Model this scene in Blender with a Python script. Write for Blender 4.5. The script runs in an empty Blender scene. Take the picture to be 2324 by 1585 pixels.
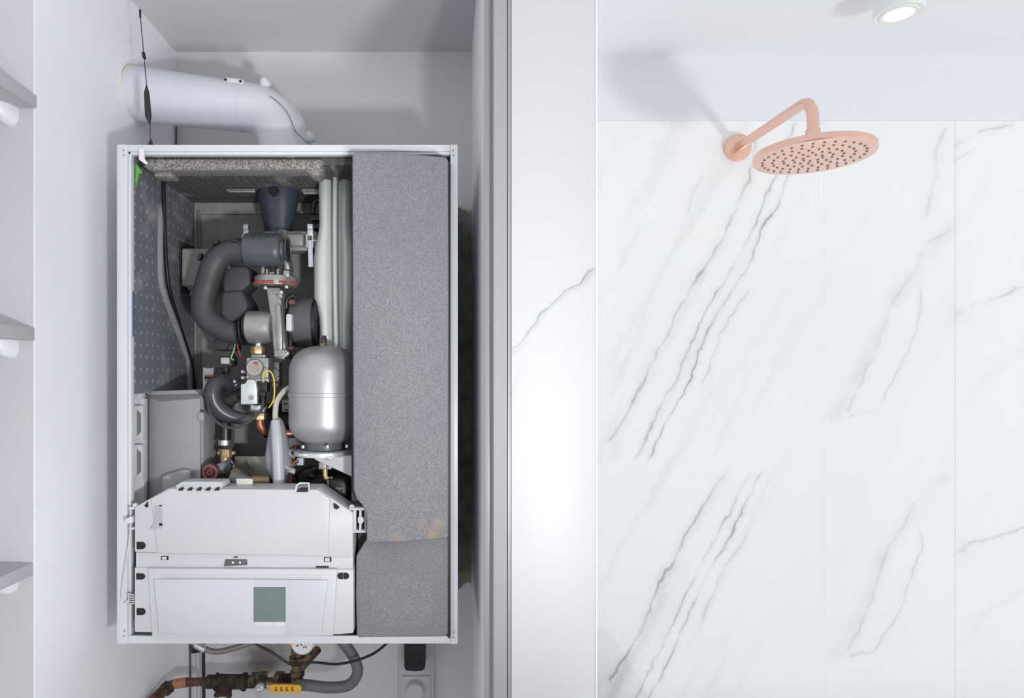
import bpy, bmesh, math, random
from mathutils import Vector, Matrix
random.seed(4)
R = math.radians
F = 1470.0; EYE = 1.5
D = bpy.data; SC = bpy.context.scene; COL = SC.collection

# ------------------------------------------------------------------ camera, world, lights, exposure
cd = D.cameras.new('camera'); cam = D.objects.new('camera', cd); COL.objects.link(cam)
cam.location = (0, 0, EYE); cam.rotation_euler = (R(90), 0, 0)
cd.sensor_fit = 'HORIZONTAL'; cd.sensor_width = 36; cd.lens = F*36/2324
cd.shift_x = (1162-1030)/2324; cd.shift_y = (855-792.5)/2324; cd.clip_start = .01
SC.camera = cam
vs = SC.view_settings
vs.view_transform = 'Standard'; vs.look = 'None'; vs.gamma = 1; vs.use_curve_mapping = False
vs.exposure = .16
SC.cycles.max_bounces = 8; SC.cycles.diffuse_bounces = 5; SC.cycles.transparent_max_bounces = 8
w = D.worlds.new('world'); SC.world = w; w.use_nodes = True
wn = w.node_tree.nodes; wl = w.node_tree.links                 # soft daylight, brighter from the window side (right)
wg = wn.new('ShaderNodeNewGeometry'); wd_ = wn.new('ShaderNodeVectorMath'); wd_.operation = 'DOT_PRODUCT'
wl.new(wg.outputs['Incoming'], wd_.inputs[0]); wd_.inputs[1].default_value = Vector((-.92, .15, .36)).normalized()
wr = wn.new('ShaderNodeMapRange'); wr.interpolation_type = 'SMOOTHSTEP'; wl.new(wd_.outputs['Value'], wr.inputs[0])
wr.inputs[1].default_value = .35; wr.inputs[2].default_value = 1.0; wr.inputs[3].default_value = .78; wr.inputs[4].default_value = .95
wl.new(wr.outputs[0], wn['Background'].inputs[1]); wn['Background'].inputs[0].default_value = (.965, .98, 1, 1)

def spot(name, loc, target, energy, angle, size, blend=.3, col=(1, 1, 1)):
    l = D.lights.new(name, 'SPOT'); l.energy = energy; l.spot_size = R(angle); l.shadow_soft_size = size
    l.spot_blend = blend; l.color = col
    o = D.objects.new(name, l); COL.objects.link(o); o.location = loc
    o.rotation_euler = (Vector(target)-Vector(loc)).to_track_quat('-Z', 'Y').to_euler()
spot('key_lamp', (.26, -.12, EYE-.27), (-.50, .95, EYE+.10), 27.0, 80, .035, 1.0)
def sun(name, d, e, ang, loc):                # daylight from the windows on the right, low and high
    l = D.lights.new(name, 'SUN'); l.energy = e; l.angle = R(ang)
    o = D.objects.new(name, l); COL.objects.link(o); o.location = loc
    o.rotation_euler = Vector(d).to_track_quat('-Z', 'Y').to_euler()
sun('low_daylight', (-.594, 1, .842), .9, 7, (1.6, -.9, 1.0))

# ------------------------------------------------------------------ helpers
def lin(c):
    return tuple(((v/255)/12.92 if v/255 <= .04045 else ((v/255+.055)/1.055)**2.4) for v in c)
def P(x, y, Y): return Vector(((x-1030)/F*Y, Y, EYE+(855-y)/F*Y))
def S(px, Y): return px*Y/F

class M:
    def __init__(s): s.bm = bmesh.new()
    def _add(s, b, bev=0, seg=2):
        bmesh.ops.recalc_face_normals(b, faces=b.faces[:])
        if bev > 0:
            ed = [e for e in b.edges if len(e.link_faces) == 2 and e.calc_face_angle(0) > R(28)]
            bmesh.ops.bevel(b, geom=ed, offset=bev, segments=seg, profile=.5, affect='EDGES', clamp_overlap=True)
        m = D.meshes.new('t'); b.to_mesh(m); b.free(); s.bm.from_mesh(m); D.meshes.remove(m)
        return s
    def box(s, a, c, bev=0, seg=2, rot=None):
        b = bmesh.new(); bmesh.ops.create_cube(b, size=1)
        a = Vector(a); c = Vector(c); d = c-a; mid = (a+c)/2
        for v in b.verts: v.co = Vector((v.co.x*d.x, v.co.y*d.y, v.co.z*d.z))
        if rot:
            for v in b.verts: v.co = rot @ v.co
        for v in b.verts: v.co += mid
        return s._add(b, bev, seg)
    def pbox(s, x0, y0, x1, y1, Y0, Y1, bev=0, seg=2, rot=None):
        a = P(x0, y1, Y0); c = P(x1, y0, Y0); c.y = Y1
        return s.box(a, c, bev, seg, rot)
    def prism(s, pts, Y0, Y1, bev=0, seg=2):
        b = bmesh.new()
        f = [b.verts.new(P(x, y, Y0)) for x, y in pts]
        k = []
        for v in f:
            q = v.co.copy(); q.y = Y1; k.append(b.verts.new(q))
        b.faces.new(f); b.faces.new(k[::-1]); n = len(f)
        for i in range(n): b.faces.new((f[i], k[i], k[(i+1) % n], f[(i+1) % n]))
        return s._add(b, bev, seg)
    def ext(s, pts3, off, bev=0, seg=2):       # polygon in 3D extruded by vector
        b = bmesh.new(); off = Vector(off)
        f = [b.verts.new(Vector(p)) for p in pts3]; k = [b.verts.new(v.co+off) for v in f]
        b.faces.new(f); b.faces.new(k[::-1]); n = len(f)
        for i in range(n): b.faces.new((f[i], k[i], k[(i+1) % n], f[(i+1) % n]))
        return s._add(b, bev, seg)
    def tube(s, pts, rad, seg=14, sub=8, cap=True, flat=1.0):
        pts = [Vector(p) for p in pts]
        if not isinstance(rad, (list, tuple)): rad = [rad]*len(pts)
        P2, R2 = [], []
        n = len(pts)
        if sub > 1 and n > 2:
            for i in range(n-1):
                p0 = pts[max(i-1, 0)]; p1 = pts[i]; p2 = pts[i+1]; p3 = pts[min(i+2, n-1)]
                for k in range(sub):
                    t = k/sub
                    P2.append(.5*((2*p1)+(p2-p0)*t+(2*p0-5*p1+4*p2-p3)*t*t+(-p0+3*p1-3*p2+p3)*t**3))
                    R2.append(rad[i]*(1-t)+rad[i+1]*t)
            P2.append(pts[-1]); R2.append(rad[-1])
        else: P2, R2 = pts, list(rad)
        b = bmesh.new(); T = (P2[1]-P2[0]).normalized()
        N = T.orthogonal().normalized()
        if abs(T.dot(Vector((0, 1, 0)))) < .9: N = (Vector((0, 1, 0))-T*T.y).normalized()
        rings = []
        for i, p in enumerate(P2):
            t2 = (P2[min(i+1, len(P2)-1)]-P2[max(i-1, 0)]).normalized()
            N = (N-t2*N.dot(t2)).normalized(); B = t2.cross(N)
            rings.append([b.verts.new(p+(N*flat*math.cos(2*math.pi*k/seg)+B*math.sin(2*math.pi*k/seg))*R2[i]) for k in range(seg)])
        for i in range(len(rings)-1):
            for k in range(seg):
                b.faces.new((rings[i][k], rings[i][(k+1) % seg], rings[i+1][(k+1) % seg], rings[i+1][k]))
        if cap: b.faces.new(rings[0][::-1]); b.faces.new(rings[-1])
        return s._add(b)
    def lathe(s, o, axis, prof, seg=32, sx=1.0):
        o = Vector(o); A = Vector(axis).normalized()
        U = A.orthogonal().normalized()
        if abs(A.z) > .9: U = Vector((1, 0, 0))
        W = A.cross(U); b = bmesh.new(); rings = []
        for t, r in prof:
            if r <= 1e-6: rings.append([b.verts.new(o+A*t)])
            else: rings.append([b.verts.new(o+A*t+(U*sx*math.cos(2*math.pi*k/seg)+W*math.sin(2*math.pi*k/seg))*r) for k in range(seg)])
        for i in range(len(rings)-1):
            a, c = rings[i], rings[i+1]
            for k in range(seg):
                k2 = (k+1) % seg
                if len(a) == 1 and len(c) == 1: continue
                if len(a) == 1: b.faces.new((a[0], c[k2], c[k]))
                elif len(c) == 1: b.faces.new((a[k], a[k2], c[0]))
                else: b.faces.new((a[k], a[k2], c[k2], c[k]))
        if len(rings[0]) > 1: b.faces.new(rings[0][::-1])
        if len(rings[-1]) > 1: b.faces.new(rings[-1])
        return s._add(b)
    def cyl(s, o, axis, r, h, bev=0, seg=28):
        bv = min(bev, r*.5, h*.5)
        pr = [(0, r-bv), (bv, r), (h-bv, r), (h, r-bv)] if bv > 0 else [(0, r), (h, r)]
        return s.lathe(o, axis, pr, seg)
    def loft(s, rings3):
        b = bmesh.new(); rr = [[b.verts.new(Vector(p)) for p in r] for r in rings3]; n = len(rr[0])
        for i in range(len(rr)-1):
            for k in range(n): b.faces.new((rr[i][k], rr[i][(k+1) % n], rr[i+1][(k+1) % n], rr[i+1][k]))
        b.faces.new(rr[0][::-1]); b.faces.new(rr[-1])
        return s._add(b)
    def quad(s, pts):
        b = bmesh.new(); b.faces.new([b.verts.new(Vector(p)) for p in pts])
        m = D.meshes.new('t'); b.to_mesh(m); b.free(); s.bm.from_mesh(m); D.meshes.remove(m); return s

WL = {}
def thing(name, label, cat, loc, group=None):
    o = D.objects.new(name, None); COL.objects.link(o); o.empty_display_size = .02
    o.location = loc; o['label'] = label; o['category'] = cat
    if group: o['group'] = group
    WL[o.name] = Vector(loc); return o
def part(name, m, mt, parent=None, label=None, cat=None, group=None, kind=None, ang=35):
    bm = m.bm; me = D.meshes.new(name)
    lo = Vector((1e9,)*3); hi = -lo
    for v in bm.verts:
        for i in range(3): lo[i] = min(lo[i], v.co[i]); hi[i] = max(hi[i], v.co[i])
    c = Vector(((lo.x+hi.x)/2, (lo.y+hi.y)/2, lo.z))
    for v in bm.verts: v.co -= c
    bm.to_mesh(me); bm.free(); me.materials.append(mt)
    for p in me.polygons: p.use_smooth = True
    me.set_sharp_from_angle(angle=R(ang))
    o = D.objects.new(name, me); COL.objects.link(o)
    if parent: o.parent = parent; o.location = c-WL[parent.name]
    else: o.location = c
    WL[o.name] = c
    if label: o['label'] = label
    if cat: o['category'] = cat
    if group: o['group'] = group
    if kind: o['kind'] = kind
    return o
def struct(name, m, mt, parent=None):
    return part(name, m, mt, parent, kind='structure')

# ------------------------------------------------------------------ materials
def mat(name, rgb, rough=.5, metal=0.0, var=0.0, vscale=40, bump=0.0, bscale=200, coat=0.0, emis=None, es=0, rgb2=None, alpha=1, lo=.35, hi=.65):
    m = D.materials.new(name); m.use_nodes = True; nt = m.node_tree; N = nt.nodes; L = nt.links
    b = N['Principled BSDF']; c = lin(rgb)
    b.inputs['Roughness'].default_value = rough; b.inputs['Metallic'].default_value = metal
    b.inputs['Base Color'].default_value = (*c, 1)
    if coat: b.inputs['Coat Weight'].default_value = coat; b.inputs['Coat Roughness'].default_value = .06
    if alpha < 1: b.inputs['Alpha'].default_value = alpha
    g = N.new('ShaderNodeNewGeometry')
    if var > 0 or rgb2:
        n = N.new('ShaderNodeTexNoise'); n.inputs['Scale'].default_value = vscale; n.inputs['Detail'].default_value = 4
        L.new(g.outputs['Position'], n.inputs['Vector'])
        r = N.new('ShaderNodeMapRange'); r.inputs[1].default_value = lo; r.inputs[2].default_value = hi
        L.new(n.outputs['Fac'], r.inputs[0])
        mx = N.new('ShaderNodeMix'); mx.data_type = 'RGBA'; L.new(r.outputs[0], mx.inputs[0])
        a2 = lin(rgb2) if rgb2 else tuple(v*(1-var) for v in c)
        mx.inputs[6].default_value = (*c, 1); mx.inputs[7].default_value = (*a2, 1)
        L.new(mx.outputs[2], b.inputs['Base Color'])
    if bump > 0:
        n2 = N.new('ShaderNodeTexNoise'); n2.inputs['Scale'].default_value = bscale; n2.inputs['Detail'].default_value = 3
        L.new(g.outputs['Position'], n2.inputs['Vector'])
        bp = N.new('ShaderNodeBump'); bp.inputs['Strength'].default_value = bump; bp.inputs['Distance'].default_value = .001
        L.new(n2.outputs['Fac'], bp.inputs['Height']); L.new(bp.outputs[0], b.inputs['Normal'])
    if emis:
        b.inputs['Emission Color'].default_value = (*lin(emis), 1); b.inputs['Emission Strength'].default_value = es
    return m

class NB:                                   # tiny node builder for the hand-made materials
    def __init__(s, name):
        s.m = D.materials.new(name); s.m.use_nodes = True; s.nt = s.m.node_tree
        s.N = s.nt.nodes; s.L = s.nt.links; s.b = s.N['Principled BSDF']
        s.pos = s.N.new('ShaderNodeNewGeometry').outputs['Position']
    def put(s, sock, v):
        if hasattr(v, 'is_linked') or isinstance(v, bpy.types.NodeSocket): s.L.new(v, sock)
        else: sock.default_value = v
    def math(s, op, a, b=0.0, clamp=False):
        n = s.N.new('ShaderNodeMath'); n.operation = op; n.use_clamp = clamp
        s.put(n.inputs[0], a); s.put(n.inputs[1], b); return n.outputs[0]
    def vec(s, op, a, b=None, sc=None):
        n = s.N.new('ShaderNodeVectorMath'); n.operation = op; s.put(n.inputs[0], a)
        if b is not None: s.put(n.inputs[1], b)
        if sc is not None: s.put(n.inputs[3], sc)
        return n.outputs['Value'] if op in ('DOT_PRODUCT', 'DISTANCE', 'LENGTH') else n.outputs[0]
    def rng(s, v, a, b, c=0.0, d=1.0, smooth=False):
        n = s.N.new('ShaderNodeMapRange')
        if smooth: n.interpolation_type = 'SMOOTHSTEP'
        s.put(n.inputs[0], v)
        for i, q in enumerate((a, b, c, d)): n.inputs[i+1].default_value = q
        return n.outputs[0]
    def noise(s, scale, vec=None, detail=3, color=False):
        n = s.N.new('ShaderNodeTexNoise'); n.inputs['Scale'].default_value = scale; n.inputs['Detail'].default_value = detail
        s.L.new(vec if vec is not None else s.pos, n.inputs['Vector']); return n.outputs['Color' if color else 'Fac']
    def mix(s, f, a, b):
        n = s.N.new('ShaderNodeMix'); n.data_type = 'RGBA'; s.put(n.inputs[0], f)
        for k, v in ((6, a), (7, b)):
            if isinstance(v, tuple): n.inputs[k].default_value = (*lin(v), 1)
            else: s.L.new(v, n.inputs[k])
        return n.outputs[2]
    def xyz(s, v=None):
        n = s.N.new('ShaderNodeSeparateXYZ'); s.L.new(v if v is not None else s.pos, n.inputs[0]); return n.outputs
    def comb(s, x, y, z):
        n = s.N.new('ShaderNodeCombineXYZ')
        for i, q in enumerate((x, y, z)): s.put(n.inputs[i], q)
        return n.outputs[0]
    def bump(s, h, st, dist=.001):
        n = s.N.new('ShaderNodeBump'); n.inputs['Strength'].default_value = st; n.inputs['Distance'].default_value = dist
        s.L.new(h, n.inputs['Height']); s.L.new(n.outputs[0], s.b.inputs['Normal'])

paint = mat('white_wall_paint', (241, 241, 246), .7, var=.03, vscale=5, bump=.15, bscale=90)
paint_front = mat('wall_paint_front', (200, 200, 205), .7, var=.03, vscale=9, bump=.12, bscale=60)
shelf_w = mat('shelf_laminate', (186, 186, 191), .5)
bracket_w = mat('bracket_white', (226, 226, 232), .3)
casing_w = mat('casing_enamel', (213, 214, 220), .35, var=.02, vscale=12)
plastic_w = mat('panel_plastic', (203, 203, 208), .45, var=.025, vscale=7)
plastic_w2 = mat('cover_plastic', (198, 201, 209), .3)
plastic_g = mat('box_plastic', (152, 153, 156), .45, var=.04, vscale=15)
clip_w = mat('clip_plastic', (225, 220, 230), .4)
slot_k = mat('slot_dark', (22, 24, 27), .6)  # near-black for print, and for shade painted into slots and openings
steel = mat('zinc_steel', (225, 228, 230), .28, .9, var=.15, vscale=90)
steel_lt = mat('zinc_bright', (218, 224, 226), .4, .5, var=.06, vscale=60)
alu = mat('cast_aluminium', (170, 168, 167), .42, .65, var=.15, vscale=60, bump=.3, bscale=300)
alu_rough = mat('sand_cast_aluminium', (165, 163, 161), .55, .45, var=.18, vscale=45, bump=.4, bscale=350)
exch_m = mat('exchanger_steel', (222, 226, 225), .38, .15, var=.05, vscale=30)
vessel_m = mat('vessel_paint', (180, 180, 183), .40, .5, var=.05, vscale=10)
rubber = mat('rubber_dark', (68, 68, 71), .5, var=.15, vscale=30, bump=.3, bscale=500)
rubber2 = mat('rubber_sleeve', (82, 84, 92), .38, var=.18, vscale=35, bump=.2, bscale=200)
rubber_k = mat('rubber_black', (30, 30, 33), .35, var=.2, vscale=40)
plastic_k = mat('plastic_black', (30, 31, 34), .45)
plastic_dg = mat('silencer_plastic', (66, 66, 70), .6, bump=.3, bscale=400, var=.1, vscale=60)
blue_k = mat('adapter_plastic', (56, 63, 76), .35, var=.1, vscale=30)
box_tan = mat('junction_plastic', (150, 146, 143), .55)
brass = mat('brass', (192, 168, 130), .42, .55, var=.3, vscale=80)
brass_old = mat('old_brass', (130, 108, 82), .6, .3, rgb2=(40, 32, 28), vscale=90, bump=.6, bscale=180)
copper_p = mat('copper_pipe_metal', (205, 140, 115), .4, .7, var=.25, vscale=60)
copper_old = mat('tarnished_copper', (120, 84, 74), .55, .35, rgb2=(70, 44, 40), vscale=60, bump=.3, bscale=150)
rust = mat('grimy_iron', (70, 56, 48), .7, .2, rgb2=(28, 24, 22), vscale=70, bump=.8, bscale=160)
red_p = mat('red_plastic', (132, 76, 80), .4)
seal_red = mat('gasket_red', (176, 78, 68), .6)
pipe_w = mat('flue_enamel', (204, 208, 215), .3, var=.02, vscale=10)
sealant = mat('yellowed_sealant', (206, 200, 186), .6)
ant_k = mat('antenna_black', (34, 36, 40), .4)
hose_g = mat('grey_hose', (104, 106, 111), .5, var=.1, vscale=25)
hose_trans = mat('translucent_hose', (190, 190, 180), .35)
trap_m = mat('trap_plastic', (158, 161, 166), .4, var=.06, vscale=20)
braid = mat('braided_steel', (150, 146, 140), .4, .5, var=.3, vscale=400, bump=.5, bscale=900)
plate_m = mat('galvanised_plate', (176, 172, 167), .45, .5, var=.1, vscale=10)
yellow = mat('yellow_handle', (226, 172, 52), .45)
wire_y = mat('wire_yellow', (215, 200, 60), .4)
wire_g = mat('wire_green', (150, 185, 120), .4)
wire_r = mat('wire_red', (180, 50, 62), .4)
wire_k = mat('wire_black', (26, 26, 30), .4)
wire_w = mat('wire_white', (205, 205, 205), .4)
green_s = mat('green_foam', (92, 168, 66), .7)
glue_tan = mat('terminal_tan', (180, 140, 100), .5)
foam_white = mat('foam_plaster', (214, 210, 200), .7)
sticker = mat('sticker_white', (196, 196, 198), .5)
sticker_b = mat('sticker_blue', (96, 112, 145), .5)
socket_w = mat('socket_white', (196, 198, 200), .4)
frame_w = mat('door_frame_paint', (166, 166, 170), .35)
frame_d = mat('door_frame_gap', (60, 62, 66), .6)
lamp_w = mat('lamp_white', (238, 239, 238), .4)
lens_m = mat('lamp_lens', (255, 253, 245), .4, emis=(255, 251, 240), es=3.0)
nozzle_m = mat('nozzle_rubber', (112, 108, 98), .6)
lcd = mat('lcd_glass', (112, 126, 124), .12, var=.08, vscale=20)

def brushed_copper():
    n = NB('brushed_rose_copper'); n.b.inputs['Metallic'].default_value = .85
    n.b.inputs['Base Color'].default_value = (*lin((238, 192, 173)), 1); n.b.inputs['Roughness'].default_value = .26
    return n.m
copper = brushed_copper()

def epp(name, a, b, scale=560):
    n = NB(name); f = n.noise(scale, detail=2); g = n.noise(7, detail=3)
    c = n.mix(n.rng(f, .36, .66), a, b)
    n.L.new(n.mix(n.math('MULTIPLY', n.rng(g, .4, .7), .35), c, tuple(int(v*.84) for v in a)), n.b.inputs['Base Color'])
    n.b.inputs['Roughness'].default_value = .75; n.bump(f, .5); return n.m
epp_lt = epp('foam_light_grey', (134, 134, 140), (158, 158, 163))
epp_dk = epp('foam_dark_grey', (118, 118, 121), (136, 135, 136), 250)
epp_bar = epp('foam_bar_grey', (98, 95, 94), (168, 164, 161), 420)
epp_back = mat('foam_back_panel', (158, 156, 157), .75, var=.12, vscale=90, bump=.4, bscale=300)

def cover_stains():                          # the right cover: ochre stains near its lower right corner
    n = NB('foam_cover_stained'); f = n.noise(560, detail=2); g = n.noise(7, detail=3)
    c = n.mix(n.rng(f, .36, .66), (118, 118, 124), (142, 142, 147))
    c = n.mix(n.math('MULTIPLY', n.rng(g, .4, .7), .3), c, (112, 112, 121))
    for px, py, rr, st in ((1000, 1192, 22, .6), (982, 1215, 22, .55), (900, 1225, 26, .35), (960, 1190, 16, .25)):
        d = n.vec('DISTANCE', n.vec('ADD', n.pos, n.vec('SCALE', n.vec('SUBTRACT', n.noise(60, color=True), (.5, .5, .5)), sc=.03)), tuple(P(px, py, .885)))
        c = n.mix(n.math('MULTIPLY', n.rng(d, 0, S(rr, .885), 1, 0, True), st), c, (176, 150, 118))
    n.L.new(c, n.b.inputs['Base Color']); n.b.inputs['Roughness'].default_value = .75; n.bump(f, .5); return n.m
epp_cover = cover_stains()

def dotted(name, base, dot, ceil):
    n = NB(name); X = n.xyz()
    v = n.comb(X['X'], X['Y'], 0.0) if ceil else n.comb(X['Y'], X['Z'], 0.0)
    vo = n.N.new('ShaderNodeTexVoronoi'); vo.voronoi_dimensions = '2D'; vo.inputs['Scale'].default_value = 80 if ceil else 55; vo.inputs['Randomness'].default_value = .12
    n.L.new(v, vo.inputs['Vector'])
    d = n.rng(vo.outputs['Distance'], .07, .17, 1, 0)
    st = n.rng(n.noise(18, detail=6), .56, .72)
    c = n.mix(n.noise(300, detail=2), base, tuple(int(q*1.12) for q in base))
    c = n.mix(n.math('MULTIPLY', d, .5 if not ceil else .55), c, dot)
    c = n.mix(n.math('MULTIPLY', st, .42), c, dot)
    n.L.new(c, n.b.inputs['Base Color']); n.b.inputs['Roughness'].default_value = .65; n.bump(d, .4); return n.m
liner_l = dotted('liner_dotted_side', (108, 110, 119), (196, 196, 200), False)
liner_c = dotted('liner_dotted_top', (84, 81, 83), (180, 176, 174), True)

def niche_back():
    n = NB('niche_back_paint'); X = n.xyz()
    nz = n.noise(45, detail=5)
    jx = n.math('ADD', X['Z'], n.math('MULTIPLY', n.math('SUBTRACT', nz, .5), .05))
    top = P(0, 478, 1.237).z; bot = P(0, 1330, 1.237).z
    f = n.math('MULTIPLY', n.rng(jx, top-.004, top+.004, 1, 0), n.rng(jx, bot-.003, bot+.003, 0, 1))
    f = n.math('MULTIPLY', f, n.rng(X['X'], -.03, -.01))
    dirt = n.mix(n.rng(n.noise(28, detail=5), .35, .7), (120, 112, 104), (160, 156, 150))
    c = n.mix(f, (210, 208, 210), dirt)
    gr = P(595, 1500, 1.237)                      # soot above the old pipe joint
    d = n.vec('DISTANCE', n.vec('ADD', n.pos, n.vec('SCALE', n.vec('SUBTRACT', n.noise(30, color=True), (.5, .5, .5)), sc=.05)), tuple(gr))
    c = n.mix(n.math('MULTIPLY', n.rng(d, .0, .08, 1, 0, True), .9), c, (96, 88, 82))
    n.L.new(c, n.b.inputs['Base Color']); n.b.inputs['Roughness'].default_value = .7; n.bump(n.noise(70), .12); return n.m
niche_back_m = niche_back()

def marble(name, Y, base, veins, shift=None, joints=(), rough=.1, cloud=True):
    n = NB(name); nz = n.vec('ADD', n.vec('SUBTRACT', n.noise(7, detail=3, color=True), (.5, .5, .5)), n.vec('SCALE', n.vec('SUBTRACT', n.noise(38, detail=5, color=True), (.5, .5, .5)), sc=.55))
    X = n.xyz()
    p = n.pos
    if shift:
        f = n.math('LESS_THAN', X['Z'], P(0, shift[0], Y).z)
        p = n.comb(X['X'], X['Y'], n.math('ADD', X['Z'], n.math('MULTIPLY', f, S(shift[1], Y))))
    p = n.vec('ADD', p, n.vec('SCALE', nz, sc=.035))
    p = n.vec('MULTIPLY', p, (1, 0, 1))
    acc = None
    for pts, wd, st in veins:
        for i in range(len(pts)-1):
            a = P(*pts[i], Y); b = P(*pts[i+1], Y); a.y = b.y = 0
            ba = b-a; pa = n.vec('SUBTRACT', p, tuple(a))
            h = n.math('MULTIPLY', n.vec('DOT_PRODUCT', pa, tuple(ba)), 1/ba.dot(ba), True)
            d = n.vec('DISTANCE', pa, n.vec('SCALE', tuple(ba), sc=h))
            v = n.rng(d, 0, S(wd, Y), st, 0, wd > 10)
            if wd < 10 and cloud: v = n.math('ADD', v, n.math('MULTIPLY', n.rng(d, 0, S(wd*4.5, Y), st*.30, 0, True), 1.0))
            acc = v if acc is None else n.math('MAXIMUM', acc, v)
    acc = n.math('MULTIPLY', acc, n.rng(n.noise(11, detail=4), .36, .62, .12, .80 if cloud else 1.0))
    if shift:
        sd = n.math('ABSOLUTE', n.math('SUBTRACT', X['Z'], P(0, shift[0], Y).z))
        acc = n.math('MULTIPLY', acc, n.rng(n.math('ADD', sd, n.math('MULTIPLY', n.noise(30), .02)), .010, .045, 0, 1, True))
    c = n.mix(acc, base, (112, 118, 121))
    if cloud:
        u = n.math('ADD', n.math('MULTIPLY', X['X'], .47), n.math('MULTIPLY', X['Z'], .88))
        v = n.math('SUBTRACT', n.math('MULTIPLY', X['X'], .88), n.math('MULTIPLY', X['Z'], .47))
        sv = n.comb(n.math('MULTIPLY', u, 1.6), n.math('MULTIPLY', v, 17.0), 0.0)
        st = n.rng(n.noise(1.0, n.vec('ADD', sv, n.vec('SCALE', nz, sc=.6)), 5), .54, .78)
        lm = n.rng(X['X'], P(1560, 0, Y).x, P(1900, 0, Y).x, 1.0, .25)
        c = n.mix(n.math('MULTIPLY', n.math('MULTIPLY', st, lm), .27), c, (172, 178, 180))
    if cloud: c = n.mix(n.math('MULTIPLY', n.rng(n.noise(2.5, detail=4), .45, .75), .10), c, (190, 192, 200))
    for ax, a, wj in joints:
        d = n.math('ABSOLUTE', n.math('SUBTRACT', X[ax], a))
        c = n.mix(n.math('MULTIPLY', n.math('LESS_THAN', d, wj), .35), c, (150, 165, 165))
    n.L.new(c, n.b.inputs['Base Color']); n.b.inputs['Roughness'].default_value = rough
    return n.m
YW = 1.55
V = [([(1387, 1000), (1437, 916), (1497, 781), (1543, 696), (1594, 612), (1653, 514), (1700, 408), (1720, 300)], 5, 0.70),
     ([(1380, 1060), (1437, 916), (1510, 770), (1594, 620), (1640, 540)], 22, 0.25),
     ([(1430, 1070), (1509, 900), (1556, 802), (1615, 696), (1662, 612), (1708, 518), (1763, 400), (1800, 290)], 3.5, 0.65),
     ([(1460, 1070), (1564, 857), (1585, 798), (1645, 692), (1704, 586), (1730, 514), (1768, 455), (1800, 380), (1860, 285)], 3.5, 0.78),
     ([(1594, 866), (1645, 743), (1700, 660)], 4, 0.34),
     ([(1895, 942), (1975, 806), (2017, 696), (2060, 633), (2161, 506)], 30, 0.20),
     ([(1925, 930), (1990, 790), (2017, 696), (2060, 633), (2100, 560), (2150, 520)], 6, 0.34),
     ([(2085, 660), (2090, 700), (2040, 850), (1990, 930), (1930, 945)], 4, 0.31),
     ([(2100, 490), (2110, 425), (2135, 330), (2150, 290)], 7, 0.34),
     ([(2172, 705), (2210, 690), (2284, 667), (2324, 654)], 4, 0.40), ([(2176, 710), (2188, 703)], 9, 0.46),
     ([(2172, 330), (2230, 300), (2290, 285)], 4, 0.46), ([(2172, 365), (2210, 345)], 4, 0.34),
     ([(2180, 930), (2240, 850), (2324, 790)], 14, 0.10),
     ([(1560, 480), (1570, 440), (1590, 400)], 4, 0.25)]
marble_w = marble('marble_wall', YW, (246, 247, 247), V, (1060, 544), (('X', P(2168, 0, YW).x, .0013), ('X', P(1870, 0, YW).x, .0004)))
marble_p = marble('marble_pier', .8, (212, 212, 215),
                  [([(1162, 785), (1195, 762), (1240, 715), (1268, 682), (1310, 655), (1352, 612)], 3.2, .62),
                   ([(1162, 790), (1195, 765), (1240, 718), (1268, 685), (1310, 658), (1352, 618)], 12, .2),
                   ([(1164, 885), (1172, 862), (1182, 840)], 9, .16), ([(1164, 800), (1200, 765)], 10, .2)], None, (), .45, False)

# ------------------------------------------------------------------ the setting
NB_Y, NL_X, NF_Y = 1.237, -.531, .82          # niche back, left, front
NZ = P(0, 118, NB_Y).z                         # niche ceiling height
CZ = P(0, 127, YW).z                           # shower ceiling height
struct('floor', M().ext([(-2.2, -2.2, -.1), (.92, -2.2, -.1), (.92, .72, -.1), (2.4, .72, -.1), (2.4, 1.75, -.1), (-2.2, 1.75, -.1)], (0, 0, .1)), mat('floor_tile', (150, 148, 146), .5))  # unseen floor, cut back so the low sun lights the shower, not the niche
struct('wall_left', M().box((-2.2, NF_Y, 0), (NL_X-.0015, 1.45, 2.5)), paint_front)
struct('wall_left_niche', M().box((NL_X-.002, NF_Y+.001, 0), (NL_X, NB_Y, 2.5)), paint)
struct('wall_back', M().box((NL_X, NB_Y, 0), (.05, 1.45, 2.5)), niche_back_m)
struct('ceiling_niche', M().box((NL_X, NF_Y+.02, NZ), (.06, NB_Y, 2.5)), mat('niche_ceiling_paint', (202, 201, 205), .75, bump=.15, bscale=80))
# partition between niche and shower: plastered on the niche side
x0 = P(1070, 0, NB_Y).x; x1 = P(1099, 0, .83).x
struct('wall_partition', M().ext([(x0, NB_Y, 0), (x1, .83, 0), (.17, .83, 0), (.17, 1.55, 0), (x0, 1.55, 0)], (0, 0, 2.5)), paint)
struct('trim_1', M().box((x1, .822, 0), (P(1116, 0, .822).x, .835, 2.5), .001), frame_w)
struct('trim_2', M().ext([(P(1115.5, 0, .822).x, .822, 0), (P(1121, 0, .80).x, .803, 0), (P(1150.5, 0, .80).x, .800, 0), (P(1150.5, 0, .80).x, .83, 0), (P(1115.5, 0, .822).x, .83, 0)], (0, 0, 2.5)), frame_w)
struct('trim_3', M().box((P(1150.5, 0, .8).x, .812, 0), (P(1154, 0, .8).x, .83, 2.5)), frame_d)
struct('trim_4', M().box((P(1153, 0, .8).x, .803, 0), (P(1161, 0, .8).x, .83, 2.5)), frame_w)
struct('wall_pier', M().box((P(1161, 0, .8).x, .80, 0), (P(1352, 0, .8).x, .822, 2.5), .0008), marble_p)
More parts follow.
